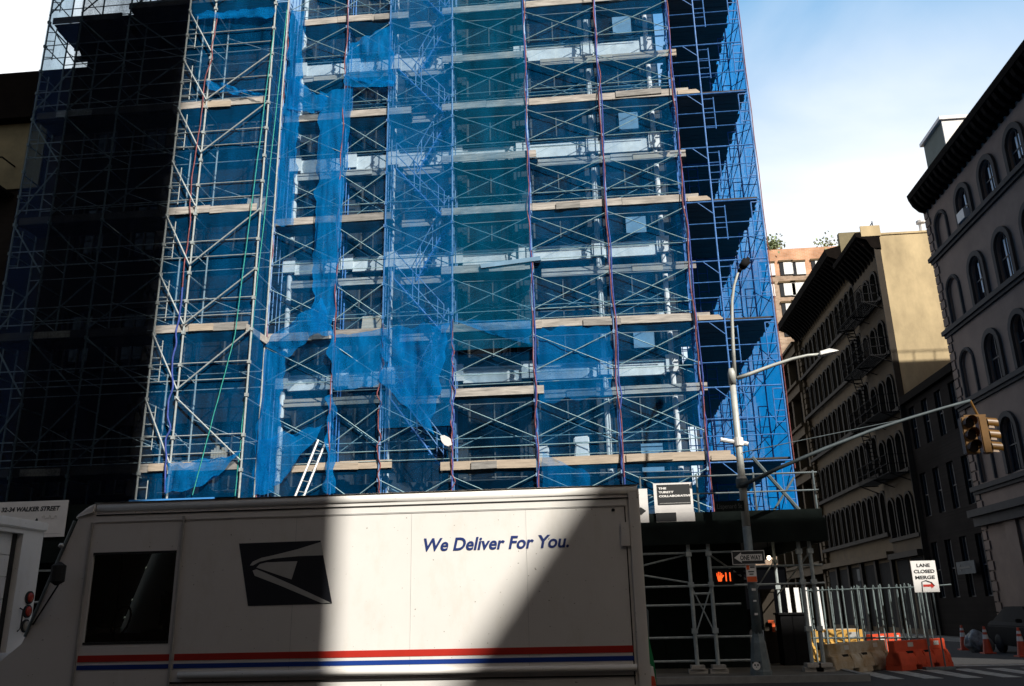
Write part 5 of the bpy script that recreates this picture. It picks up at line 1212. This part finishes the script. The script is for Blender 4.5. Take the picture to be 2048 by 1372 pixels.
# cab interior glimpsed through the window
MB().box(-6.25, -5.8, TY + 0.5, TY + 1.0, 0.9, 1.5).box(-5.95, -5.75, TY + 0.5, TY + 1.0, 1.5, 2.0).build('driver_seat', M['rubber'], tr, bevel=0.05)
MB().box(-7.2, -6.7, TY + 0.1, TB - 0.1, 1.1, 1.45).build('dashboard', M['rubber'], tr)
MB().box(XC - 0.03, XC - 0.005, TY + 0.05, TB - 0.05, 0.5, 3.05).build('bulkhead', M['rubber'], tr)
MB().tube([(-6.6 + 0.05 * math.sin(a), TY + 0.75 + 0.22 * math.cos(a), 1.62 + 0.2 * math.sin(a)) for a in [k * PI / 8 for k in range(17)]], 0.015, 6).build('steering_wheel', M['rubber'], tr)
MB().bar((-6.3, TY + 0.06, 1.36), (-6.3, TY + 0.06, 2.47), 0.012, 6).build('window_bar', M['rubber'], tr)
MB().box(-7.4, XC, TY + 0.03, TB - 0.03, 0.48, 0.52).build('cab_floor', M['rubber'], tr)

T2X = -9.0
t2 = thing('mail_truck', 'white truck seen from behind at the picture edge, with roll-up door and round tail lamps', 'truck', (-12.5, 12.35, 0))
q = MB().box(-16.3, T2X - 0.16, 11.25, 13.55, 0.6, 3.14); q.build('cargo_body', M['truck'], t2)
q = MB().box(T2X - 0.16, T2X, 13.06, 13.57, 0.75, 3.05).box(T2X - 0.16, T2X, 11.23, 11.7, 0.75, 3.05).box(T2X - 0.16, T2X, 11.7, 13.06, 2.98, 3.05).box(T2X - 0.16, T2X, 11.7, 13.06, 0.75, 1.0)
q.build('rear_frame', M['truck'], t2)
MB().box(T2X - 0.2, T2X + 0.05, 11.2, 13.6, 3.05, 3.2).build('roof_edge', M['truck'], t2, bevel=0.02)
d = MB()
for k in range(6): d.box(T2X - 0.17, T2X - 0.12, 11.75, 12.97, 1.0 + k * 0.33, 1.0 + k * 0.33 + 0.32)
dr = d.build('roll_up_door', M['truck'], t2)
MB().box(T2X - 0.14, T2X - 0.1, 12.97, 13.06, 1.0, 2.98).build('door_channel', M['rubber'], t2)
for nm, m, z0, z1 in [('red_stripe', 'red', 1.42, 1.5), ('blue_stripe', 'blue', 1.31, 1.38)]: MB().box(T2X - 0.12, T2X - 0.113, 11.75, 12.97, z0, z1).build(nm, M[m], dr)
for z, m in [(2.01, 'redlens'), (1.8, 'redlens'), (1.58, 'whitelens')]:
    l = MB().lathe((T2X, 13.42, z), [(0.1, 0.0), (0.1, 0.025), (0.085, 0.03)], 18, 'X').build('tail_lamp', M['rubber'], t2)
    MB().lathe((T2X + 0.03, 13.42, z), [(0.08, 0.0), (0.06, 0.015), (0.01, 0.02)], 18, 'X').build('lens', M[m], l, smooth=True)
MB().tube([(T2X + 0.01, 13.24, 1.5), (T2X + 0.05, 13.25, 1.55), (T2X + 0.05, 13.25, 1.82), (T2X + 0.01, 13.22, 1.85)], 0.012, 6).build('grab_handle', M['rubber'], t2)
MB().box(T2X - 0.1, T2X + 0.35, 11.2, 13.6, 1.02, 1.2).build('step_bumper', M['truck'], t2, bevel=0.04)
for x in (-15.2, -10.2):
    for y in (11.3, 13.2): MB().lathe((x, y, 0.42), [(0.28, 0), (0.42, 0.05), (0.42, 0.23), (0.28, 0.28)], 20, 'Y').build('wheel', M['rubber'], t2)

# sack and handle behind the truck's rear corner
a = [onY(x, y, 12.2) for x, y in [(1287, 1262), (1296, 1268), (1311, 1335), (1316, 1400), (1287, 1400)]]
tag(MB().prism(a, (0, 0.5, 0)).build('cloth_sack', M['green'], bevel=0.03), 'green cloth sack hanging just behind the rear corner of the truck', 'sack')
a = [onY(x, y, 12.0) for x, y in [(1298, 1328), (1306, 1330), (1318, 1400), (1296, 1400)]]
t = tag(MB().prism(a, (0, 0.15, 0)).build('plastic_bag', M['whitesign'], bevel=0.03), 'white plastic bag with an orange patch in front of the green sack', 'bag')
MB().prism([onY(x, y, 11.98) for x, y in [(1303, 1352), (1309, 1353), (1313, 1372), (1303, 1372)]], (0, 0.02, 0)).build('orange_patch', M['orange'], t)
b = MB().tube([onY(x, y, 12.3) for x, y in [(1286, 1262), (1286, 1222), (1290, 1214), (1295, 1222), (1297, 1290)]], 0.014, 6)
tag(b.build('cart_handle', M['pole_dark']), 'thin grey hand cart handle rising behind the truck above the green sack', 'handle')

# ------------------------------------------------------------------ things in the side street
def barrier(p0, p1, h, m, label, group, hollow=True):
    p0, p1 = Vector(p0), Vector(p1); d = (p1 - p0); L_ = d.length; d.normalize(); n = Vector((-d.y, d.x, 0)); mid = (p0 + p1) / 2
    t = thing('road_barrier', label, 'barrier', tuple(mid), group)
    def W(x, y, z): return p0 + d * x + n * y + Vector((0, 0, z))
    b = MB()
    b.prism([W(0.02, -0.22, 0.12), W(0.02, -0.2, 0.3), W(0.02, -0.12, h * 0.62), W(0.02, -0.09, h * 0.64), W(0.02, -0.09, h), W(0.02, 0.09, h), W(0.02, 0.09, h * 0.64), W(0.02, 0.2, 0.3), W(0.02, 0.22, 0.12)], d * (L_ - 0.04))
    for x0, x1 in [(0.0, 0.28 * L_), (0.38 * L_, 0.62 * L_), (0.72 * L_, L_)]:
        b.prism([W(x0, -0.23, 0), W(x0, -0.23, 0.13), W(x0, 0.23, 0.13), W(x0, 0.23, 0)], d * (x1 - x0))
    for x in (0.0, 0.3, 0.47, 0.66, 0.9):
        b.prism([W(x * L_ + 0.02, -0.235, 0.12), W(x * L_ + 0.02, -0.17, h * 0.62), W(x * L_ + 0.02, 0, h * 0.62), W(x * L_ + 0.02, 0, 0.12)], d * 0.09)
    b.build('body', M[m], t, bevel=0.015)
    q = MB()
    for x in (0.2, 0.52):
        q.prism([W(x * L_, -0.175, h * 0.42), W(x * L_, -0.125, h * 0.64), W(x * L_, 0, h * 0.64), W(x * L_, 0, h * 0.42)], d * 0.3)
    q.build('slot_shade', M['black'], t)  # black blocks paint the shade inside the barrier's openings
    for x in (0.26, 0.76): MB().prism([W(x * L_, -0.096, h * 0.78), W(x * L_, -0.096, h * 0.93), W(x * L_, -0.088, h * 0.93), W(x * L_, -0.088, h * 0.78)], d * 0.25).build('reflector', M['truck_grey'], t)
g0, g1 = onZ(1655, 1352, 0), onZ(1772, 1336, 0)
barrier((g0.x, g0.y, 0), (g1.x, g1.y, 0), 0.72, 'barwhite', 'dirty white and ochre plastic road barrier nearest the shed leg', 'plastic barriers by the fence')
g0, g1 = onZ(1788, 1342, 0), onZ(1892, 1332, 0)
barrier((g0.x, g0.y, 0), (g1.x, g1.y, 0), 0.72, 'orange', 'bright orange plastic road barrier at the corner of the crossing', 'plastic barriers by the fence')
barrier((6.15, 27.6, 0), (7.75, 27.2, 0), 0.95, 'yellow', 'sunlit yellow plastic barrier behind the wire fence, close behind the white one', 'plastic barriers by the fence')
barrier((6.3, 28.6, 0.0), (8.0, 28.5, 0.0), 0.95, 'barwhite', 'sunlit cream barrier standing behind the yellow one', 'plastic barriers by the fence')
barrier((7.9, 27.3, 0), (9.1, 28.4, 0), 0.8, 'orange', 'sunlit orange barrier half hidden behind the fence foot', 'plastic barriers by the fence')
fa, fbp = Vector((6.0, 26.6, 0)), Vector((8.75, 25.0, 0))
fn = thing('temporary_fence', 'steel fence of tall bent-topped pickets behind the plastic barriers', 'fence', tuple((fa + fbp) / 2))
dv = fbp - fa; nn = Vector((-dv.y, dv.x, 0)).normalized()
for k in range(17):
    f = k / 16
    for s in (0, 1):
        p = fa + dv * (f + 0.02 * s) + nn * (0.5 * s); h = 2.12 + 0.02 * (k % 3)
        p.x += R.uniform(-0.05, 0.05)
        lean = Vector((R.uniform(-0.04, 0.04), 0, 0))
        MB().tube([p + Vector((0, 0, 0.55 if s == 0 else 0)), p + lean * 0.5 + Vector((0, 0, h - 0.1)), p + lean + nn * 0.05 + Vector((0, 0, h)), p + lean + nn * 0.13 + Vector((0, 0, h - 0.08))], 0.019, 6).build('picket', M['fence_and_shade_steel'], fn, fix=False)
b = MB()
for s in (0, 1):
    for z in (2.06, 0.75): b.bar(fa + nn * (0.5 * s) + Vector((0, 0, z)), fbp + nn * (0.5 * s) + Vector((0, 0, z)), 0.02, 6)
b.bar(fbp + Vector((0, 0, 2.06)), fbp + Vector((0.75, -0.25, 2.1)), 0.02, 6)
b.build('rails', M['fence_and_shade_steel'], fn, fix=False)
a, c = onY(1820, 1122, 24.4), onY(1880, 1184, 24.4)
t = thing('lane_sign', 'white rectangular lane closed sign standing beside the fence', 'sign', ((a.x + c.x) / 2, 24.42, 0))
MB().box(a.x, c.x, 24.4, 24.42, c.z, a.z).build('plate', M['whitesign'], t, bevel=0.004)
for i, (s, w) in enumerate([('LANE', 0.34), ('CLOSED', 0.53), ('MERGE', 0.5)]):
    text(s, 'lettering', 0.12, ((a.x + c.x) / 2, 24.396, a.z - 0.16 - i * 0.155), M['signblack'], t, width=w, align='CENTER', offset=0.003)
cx, cz = (a.x + c.x) / 2, c.z + 0.17
MB().prism([(cx - 0.08, 24.396, cz - 0.03), (cx + 0.12, 24.396, cz - 0.03), (cx + 0.12, 24.396, cz - 0.08), (cx + 0.22, 24.396, cz), (cx + 0.12, 24.396, cz + 0.08), (cx + 0.12, 24.396, cz + 0.03), (cx - 0.08, 24.396, cz + 0.03)], (0, 0.004, 0)).build('arrow', M['red'], t)
MB().tube([(cx - 0.12, 24.394, cz - 0.15), (cx - 0.1, 24.394, cz + 0.1), (cx, 24.394, cz + 0.13), (cx + 0.14, 24.394, cz + 0.08), (cx + 0.2, 24.394, cz + 0.0)], 0.012, 5).build('arrow_outline', M['signblack'], t)
MB().bar((a.x + 0.15, 24.45, 0.0), (a.x + 0.12, 24.44, a.z - 0.1), 0.02, 6).bar((c.x - 0.15, 24.45, 0.0), (c.x - 0.18, 24.44, a.z - 0.1), 0.02, 6).box(a.x - 0.05, c.x + 0.05, 24.3, 24.6, 0.0, 0.06).build('stand', M['pole_dark'], t)
for x, y, l in [(13.26, 34.3, 'orange traffic cone with white band beside the grey rubble bag'), (12.98, 31.7, 'darker orange cone between the grey bag and the parked car'), (13.05, 29.4, 'orange cone with bright white band in front of the dark car')]:
    t = thing('traffic_cone', l, 'cone', (x, y, 0), 'cones along the side street')
    MB().box(x - 0.19, x + 0.19, y - 0.19, y + 0.19, 0.0, 0.04).lathe((x, y, 0.04), [(0.15, 0), (0.035, 0.82)], 16).build('cone_body', M['orange'], t)
    for z0, z1 in ((0.42, 0.56), (0.64, 0.72)):
        f = lambda z: 0.15 - 0.115 * z / 0.82 + 0.004
        MB().lathe((x, y, 0.04), [(f(z0), z0), (f(z1), z1)], 16).build('white_band', M['whitesign'], t)
b = MB(); bm_ = bmesh.new(); bmesh.ops.create_icosphere(bm_, subdivisions=4, radius=0.42)
for v in bm_.verts:
    w_ = noise.noise(v.co * 2.3) * 0.3 + noise.noise(v.co * 6) * 0.14 + abs(noise.noise(v.co * 11)) * 0.1
    v.co *= 1 + w_; v.co.z = max(-0.3, v.co.z * 0.95); v.co += Vector((13.1, 32.6, 0.3))
b.add([v.co.copy() for v in bm_.verts], [tuple(v.index for v in f.verts) for f in bm_.faces]); bm_.free()
tag(b.build('rubbish_bag', M['bag'], smooth=True), 'bulging grey plastic bag on the roadway between two cones', 'bag')
# parked car
cx0, cy0 = 13.55, 28.6
car = thing('parked_car', 'dark parked car at the picture edge beside the cones', 'car', (cx0 + 0.88, cy0 + 2.2, 0))
sec = [(0.0, 0.35, 0.62), (0.15, 0.25, 0.8), (1.2, 0.22, 0.98), (1.35, 0.22, 1.0), (4.2, 0.25, 1.02), (4.45, 0.35, 0.9)]
b = MB(); vs = []; fs = []
for (y, zb, zt) in sec:
    i = 0.12 if y in (0.0, 4.45) else 0.0
    vs += [(cx0 + i, cy0 + y, zb), (cx0 + i - (0 if i else 0.0), cy0 + y, zt - 0.15), (cx0 + 0.12 + i, cy0 + y, zt), (cx0 + 1.64 - i, cy0 + y, zt), (cx0 + 1.76 - i, cy0 + y, zt - 0.15), (cx0 + 1.76 - i, cy0 + y, zb)]
for k in range(len(sec) - 1):
    for j in range(6): fs.append((k * 6 + j, k * 6 + (j + 1) % 6, (k + 1) * 6 + (j + 1) % 6, (k + 1) * 6 + j))
fs += [tuple(range(6)), tuple(range(len(sec) * 6 - 6, len(sec) * 6))]
b.add(vs, fs).build('body', M['car'], car, bevel=0.03)
b = MB(); g = [(1.25, 0.14, 0.98), (2.0, 0.3, 1.46), (3.3, 0.3, 1.48), (4.1, 0.18, 1.02)]
vs = []; fs = []
for (y, i, z) in g: vs += [(cx0 + 0.12, cy0 + y, 0.97), (cx0 + i, cy0 + y, z), (cx0 + 1.76 - i, cy0 + y, z), (cx0 + 1.64, cy0 + y, 0.97)]
for k in range(3):
    for j in range(4): fs.append((k * 4 + j, k * 4 + (j + 1) % 4, (k + 1) * 4 + (j + 1) % 4, (k + 1) * 4 + j))
fs += [(0, 1, 2, 3), (12, 13, 14, 15)]
cbn = b.add(vs, fs).build('cabin', M['car'], car, bevel=0.03)
MB().quad((cx0 + 0.28, cy0 + 1.27, 1.01), (cx0 + 1.48, cy0 + 1.27, 1.01), (cx0 + 1.38, cy0 + 1.94, 1.44), (cx0 + 0.38, cy0 + 1.94, 1.44)).build('windshield', M['glassdark'], cbn)
for x in (cx0 + 0.22, cx0 + 1.54): MB().lathe((x, cy0 - 0.02, 0.66), [(0.09, 0.0), (0.11, 0.06)], 12, 'Y').build('headlight', M['whitelens'], car)
for x in (cx0 - 0.02, cx0 + 1.58):
    for y in (cy0 + 0.8, cy0 + 3.5): MB().lathe((x, y, 0.32), [(0.2, 0), (0.31, 0.03), (0.31, 0.17), (0.2, 0.2)], 18, 'X').build('wheel', M['rubber'], car)
MB().box(cx0 - 0.18, cx0 + 0.02, cy0 + 1.55, cy0 + 1.65, 0.98, 1.1).build('wing_mirror', M['car'], car, bevel=0.02)
# small wall signs down the street
p = onX(1933, 1135, 16.9)
t = thing('arrow_sign', 'dim grey arrow sign on the shaded corner building beyond the lane sign', 'sign', (16.9, p.y, p.z - 0.2))
MB().box(16.86, 16.9, p.y - 1.0, p.y + 1.0, p.z - 0.28, p.z + 0.28).build('plate', M['dimsign'], t)
MB().box(16.85, 16.86, p.y - 0.6, p.y + 0.5, p.z - 0.04, p.z + 0.04).prism([(16.85, p.y + 0.5, p.z + 0.15), (16.85, p.y + 0.8, p.z), (16.85, p.y + 0.5, p.z - 0.15)], (0.01, 0, 0)).build('arrow', M['signblack'], t)
p = onX(1718, 1150, 16.3)
t = thing('street_notice', 'tiny grey notice on a thin post beyond the picket fence', 'sign', (16.3, p.y, 0.12))
MB().box(16.28, 16.3, p.y - 0.3, p.y + 0.3, p.z - 0.35, p.z + 0.35).build('plate', M['dimsign'], t); MB().bar((16.32, p.y, 0.12), (16.32, p.y, p.z + 0.3), 0.03, 6).build('post', M['pole_dark'], t)
# under the shed, beyond the lamp post
bo = MB().box(4.98, 5.66, 25.0, 25.7, 0.12, 1.42).box(4.94, 5.7, 24.96, 25.74, 1.42, 1.47).box(5.3, 5.32, 24.985, 25.0, 0.2, 1.38)
tag(bo.build('utility_cabinet', M['black']), 'black utility cabinet under the shed between lamp post and white barrier', 'cabinet')
for k, (x0, w) in enumerate([(6.5, 0.12), (6.78, 0.16), (7.1, 0.12), (7.42, 0.2)]):
    b = MB().prism([(x0, 31.0, 0.0), (x0 + w, 31.0, 0.0), (x0 + w, 31.25, 2.25), (x0, 31.25, 2.25)], (0, 0.05, 0))
    tag(b.build('white_board', M['lampwhite']), ['first', 'second', 'third', 'fourth'][k] + ' sunlit white upright board counted from the lamp post, behind the black cabinet', 'board', 'white boards leaning beyond the shed')
b = MB().box(4.75, 5.1, 26.2, 26.4, 0.12, 2.05).box(4.72, 5.13, 26.17, 26.43, 2.05, 2.12)
t = thing('wooden_post', 'tall brown timber post under the shed right behind the lamp post', 'post', (4.9, 26.3, 0.12)); b.build('post', M['stone_md'], t)
a = onY(1542, 1255, 26.1); b = MB().box(a.x - 0.06, a.x + 0.1, 26.1, 26.15, a.z + 0.12, a.z + 0.2).box(a.x + 0.04, a.x + 0.12, 26.1, 26.15, a.z - 0.12, a.z + 0.12); b.build('orange_marker', M['orangesign'], t)
sb = [MB() for _ in range(1)][0]
for k in range(3): sb.box(4.05 + 0.02 * k, 4.6 - 0.02 * k, 25.6, 26.0, 0.12 + k * 0.5, 0.58 + k * 0.5)
tag(sb.build('stacked_crates', M['black'], bevel=0.02), 'stack of black crates covered in small stickers directly behind the lamp post', 'crates')
p = onY(1548, 1300, 27.5); b = MB().lathe((p.x, 27.5, 0.0), [(0.16, 0), (0.2, 0.25), (0.17, 0.45), (0.05, 0.55)], 12)
tag(b.build('feed_sack', M['yellow'], smooth=True), 'small sunlit yellow and red sack on the ground beside the timber post', 'sack')

vn = thing('filler_van', 'added dark box van darkening the far side street beyond the fence', 'van', (8.0, 46, 0))  # van added to darken the bright view behind the fence
MB().box(6.5, 9.4, 44.5, 50.5, 0.6, 3.6).build('cargo_box', M['black'], vn, bevel=0.05)
MB().box(6.6, 9.3, 44.44, 44.5, 0.8, 3.4).build('rear_door', M['navy'], vn)
for x in (6.6, 9.0):
    for y in (45.2, 49.2): MB().lathe((x, y, 0.42), [(0.25, 0), (0.42, 0.05), (0.42, 0.25), (0.25, 0.3)], 16, 'X').build('wheel', M['rubber'], vn)
for x in (6.75, 9.05): MB().box(x, x + 0.12, 44.4, 44.44, 0.95, 1.2).build('tail_light', M['redlens'], vn)

def bucket(x, y, z, label, m):
    t = thing('bucket', label, 'bucket', (x, y, z))
    MB().lathe((x, y, z), [(0.12, 0), (0.15, 0.3), (0.155, 0.32), (0.14, 0.32), (0.11, 0.02)], 14).build('body', M[m], t)
    MB().tube([(x - 0.15, y, z + 0.3), (x - 0.1, y - 0.04, z + 0.42), (x + 0.1, y - 0.04, z + 0.42), (x + 0.15, y, z + 0.3)], 0.008, 5).build('handle', M['steel'], t)
bucket(-8.1, 24.8, LV[4] - 0.06, 'white bucket on the third pale deck beside the green ropes', 'whitesign')
bucket(2.35, 24.75, LV[2] - 0.06, 'white bucket on the second long deck of the corner bays', 'whitesign')
def stack(x0, x1, y, z, n, label):
    b = MB()
    for k in range(n):
        e = R.uniform(-0.1, 0.1); b.box(x0 + e, x1 + e, y, y + 0.22, z + k * 0.045, z + k * 0.045 + 0.04)
    tag(b.build('plank_stack', M['plank_new']), label, 'planks')
stack(-11.6, -10.3, 23.6, LV[2] + 0.0, 5, 'small stack of planks on the second sunlit deck of the left scaffold')
stack(-0.9, 0.6, 25.08, LV[7] - 0.11, 4, 'small stack of planks on the highest set-back deck of the corner bays')
for (x, y, z, l) in [(-6.9, 24.75, LV[2] - 0.07, 'propped brown plywood sheet on the second deck beside the stair bay'), (-10.6, 23.9, LV[4] - 0.04, 'propped brown plywood sheet on the third sunlit deck of the left scaffold')]:
    b = MB().prism([(x, y, z), (x + 0.62, y, z), (x + 0.62, y + 0.18, z + 0.8), (x, y + 0.18, z + 0.8)], (0, 0.02, 0)); tag(b.build('plywood_sheet', M['plank_new']), l, 'sheet')
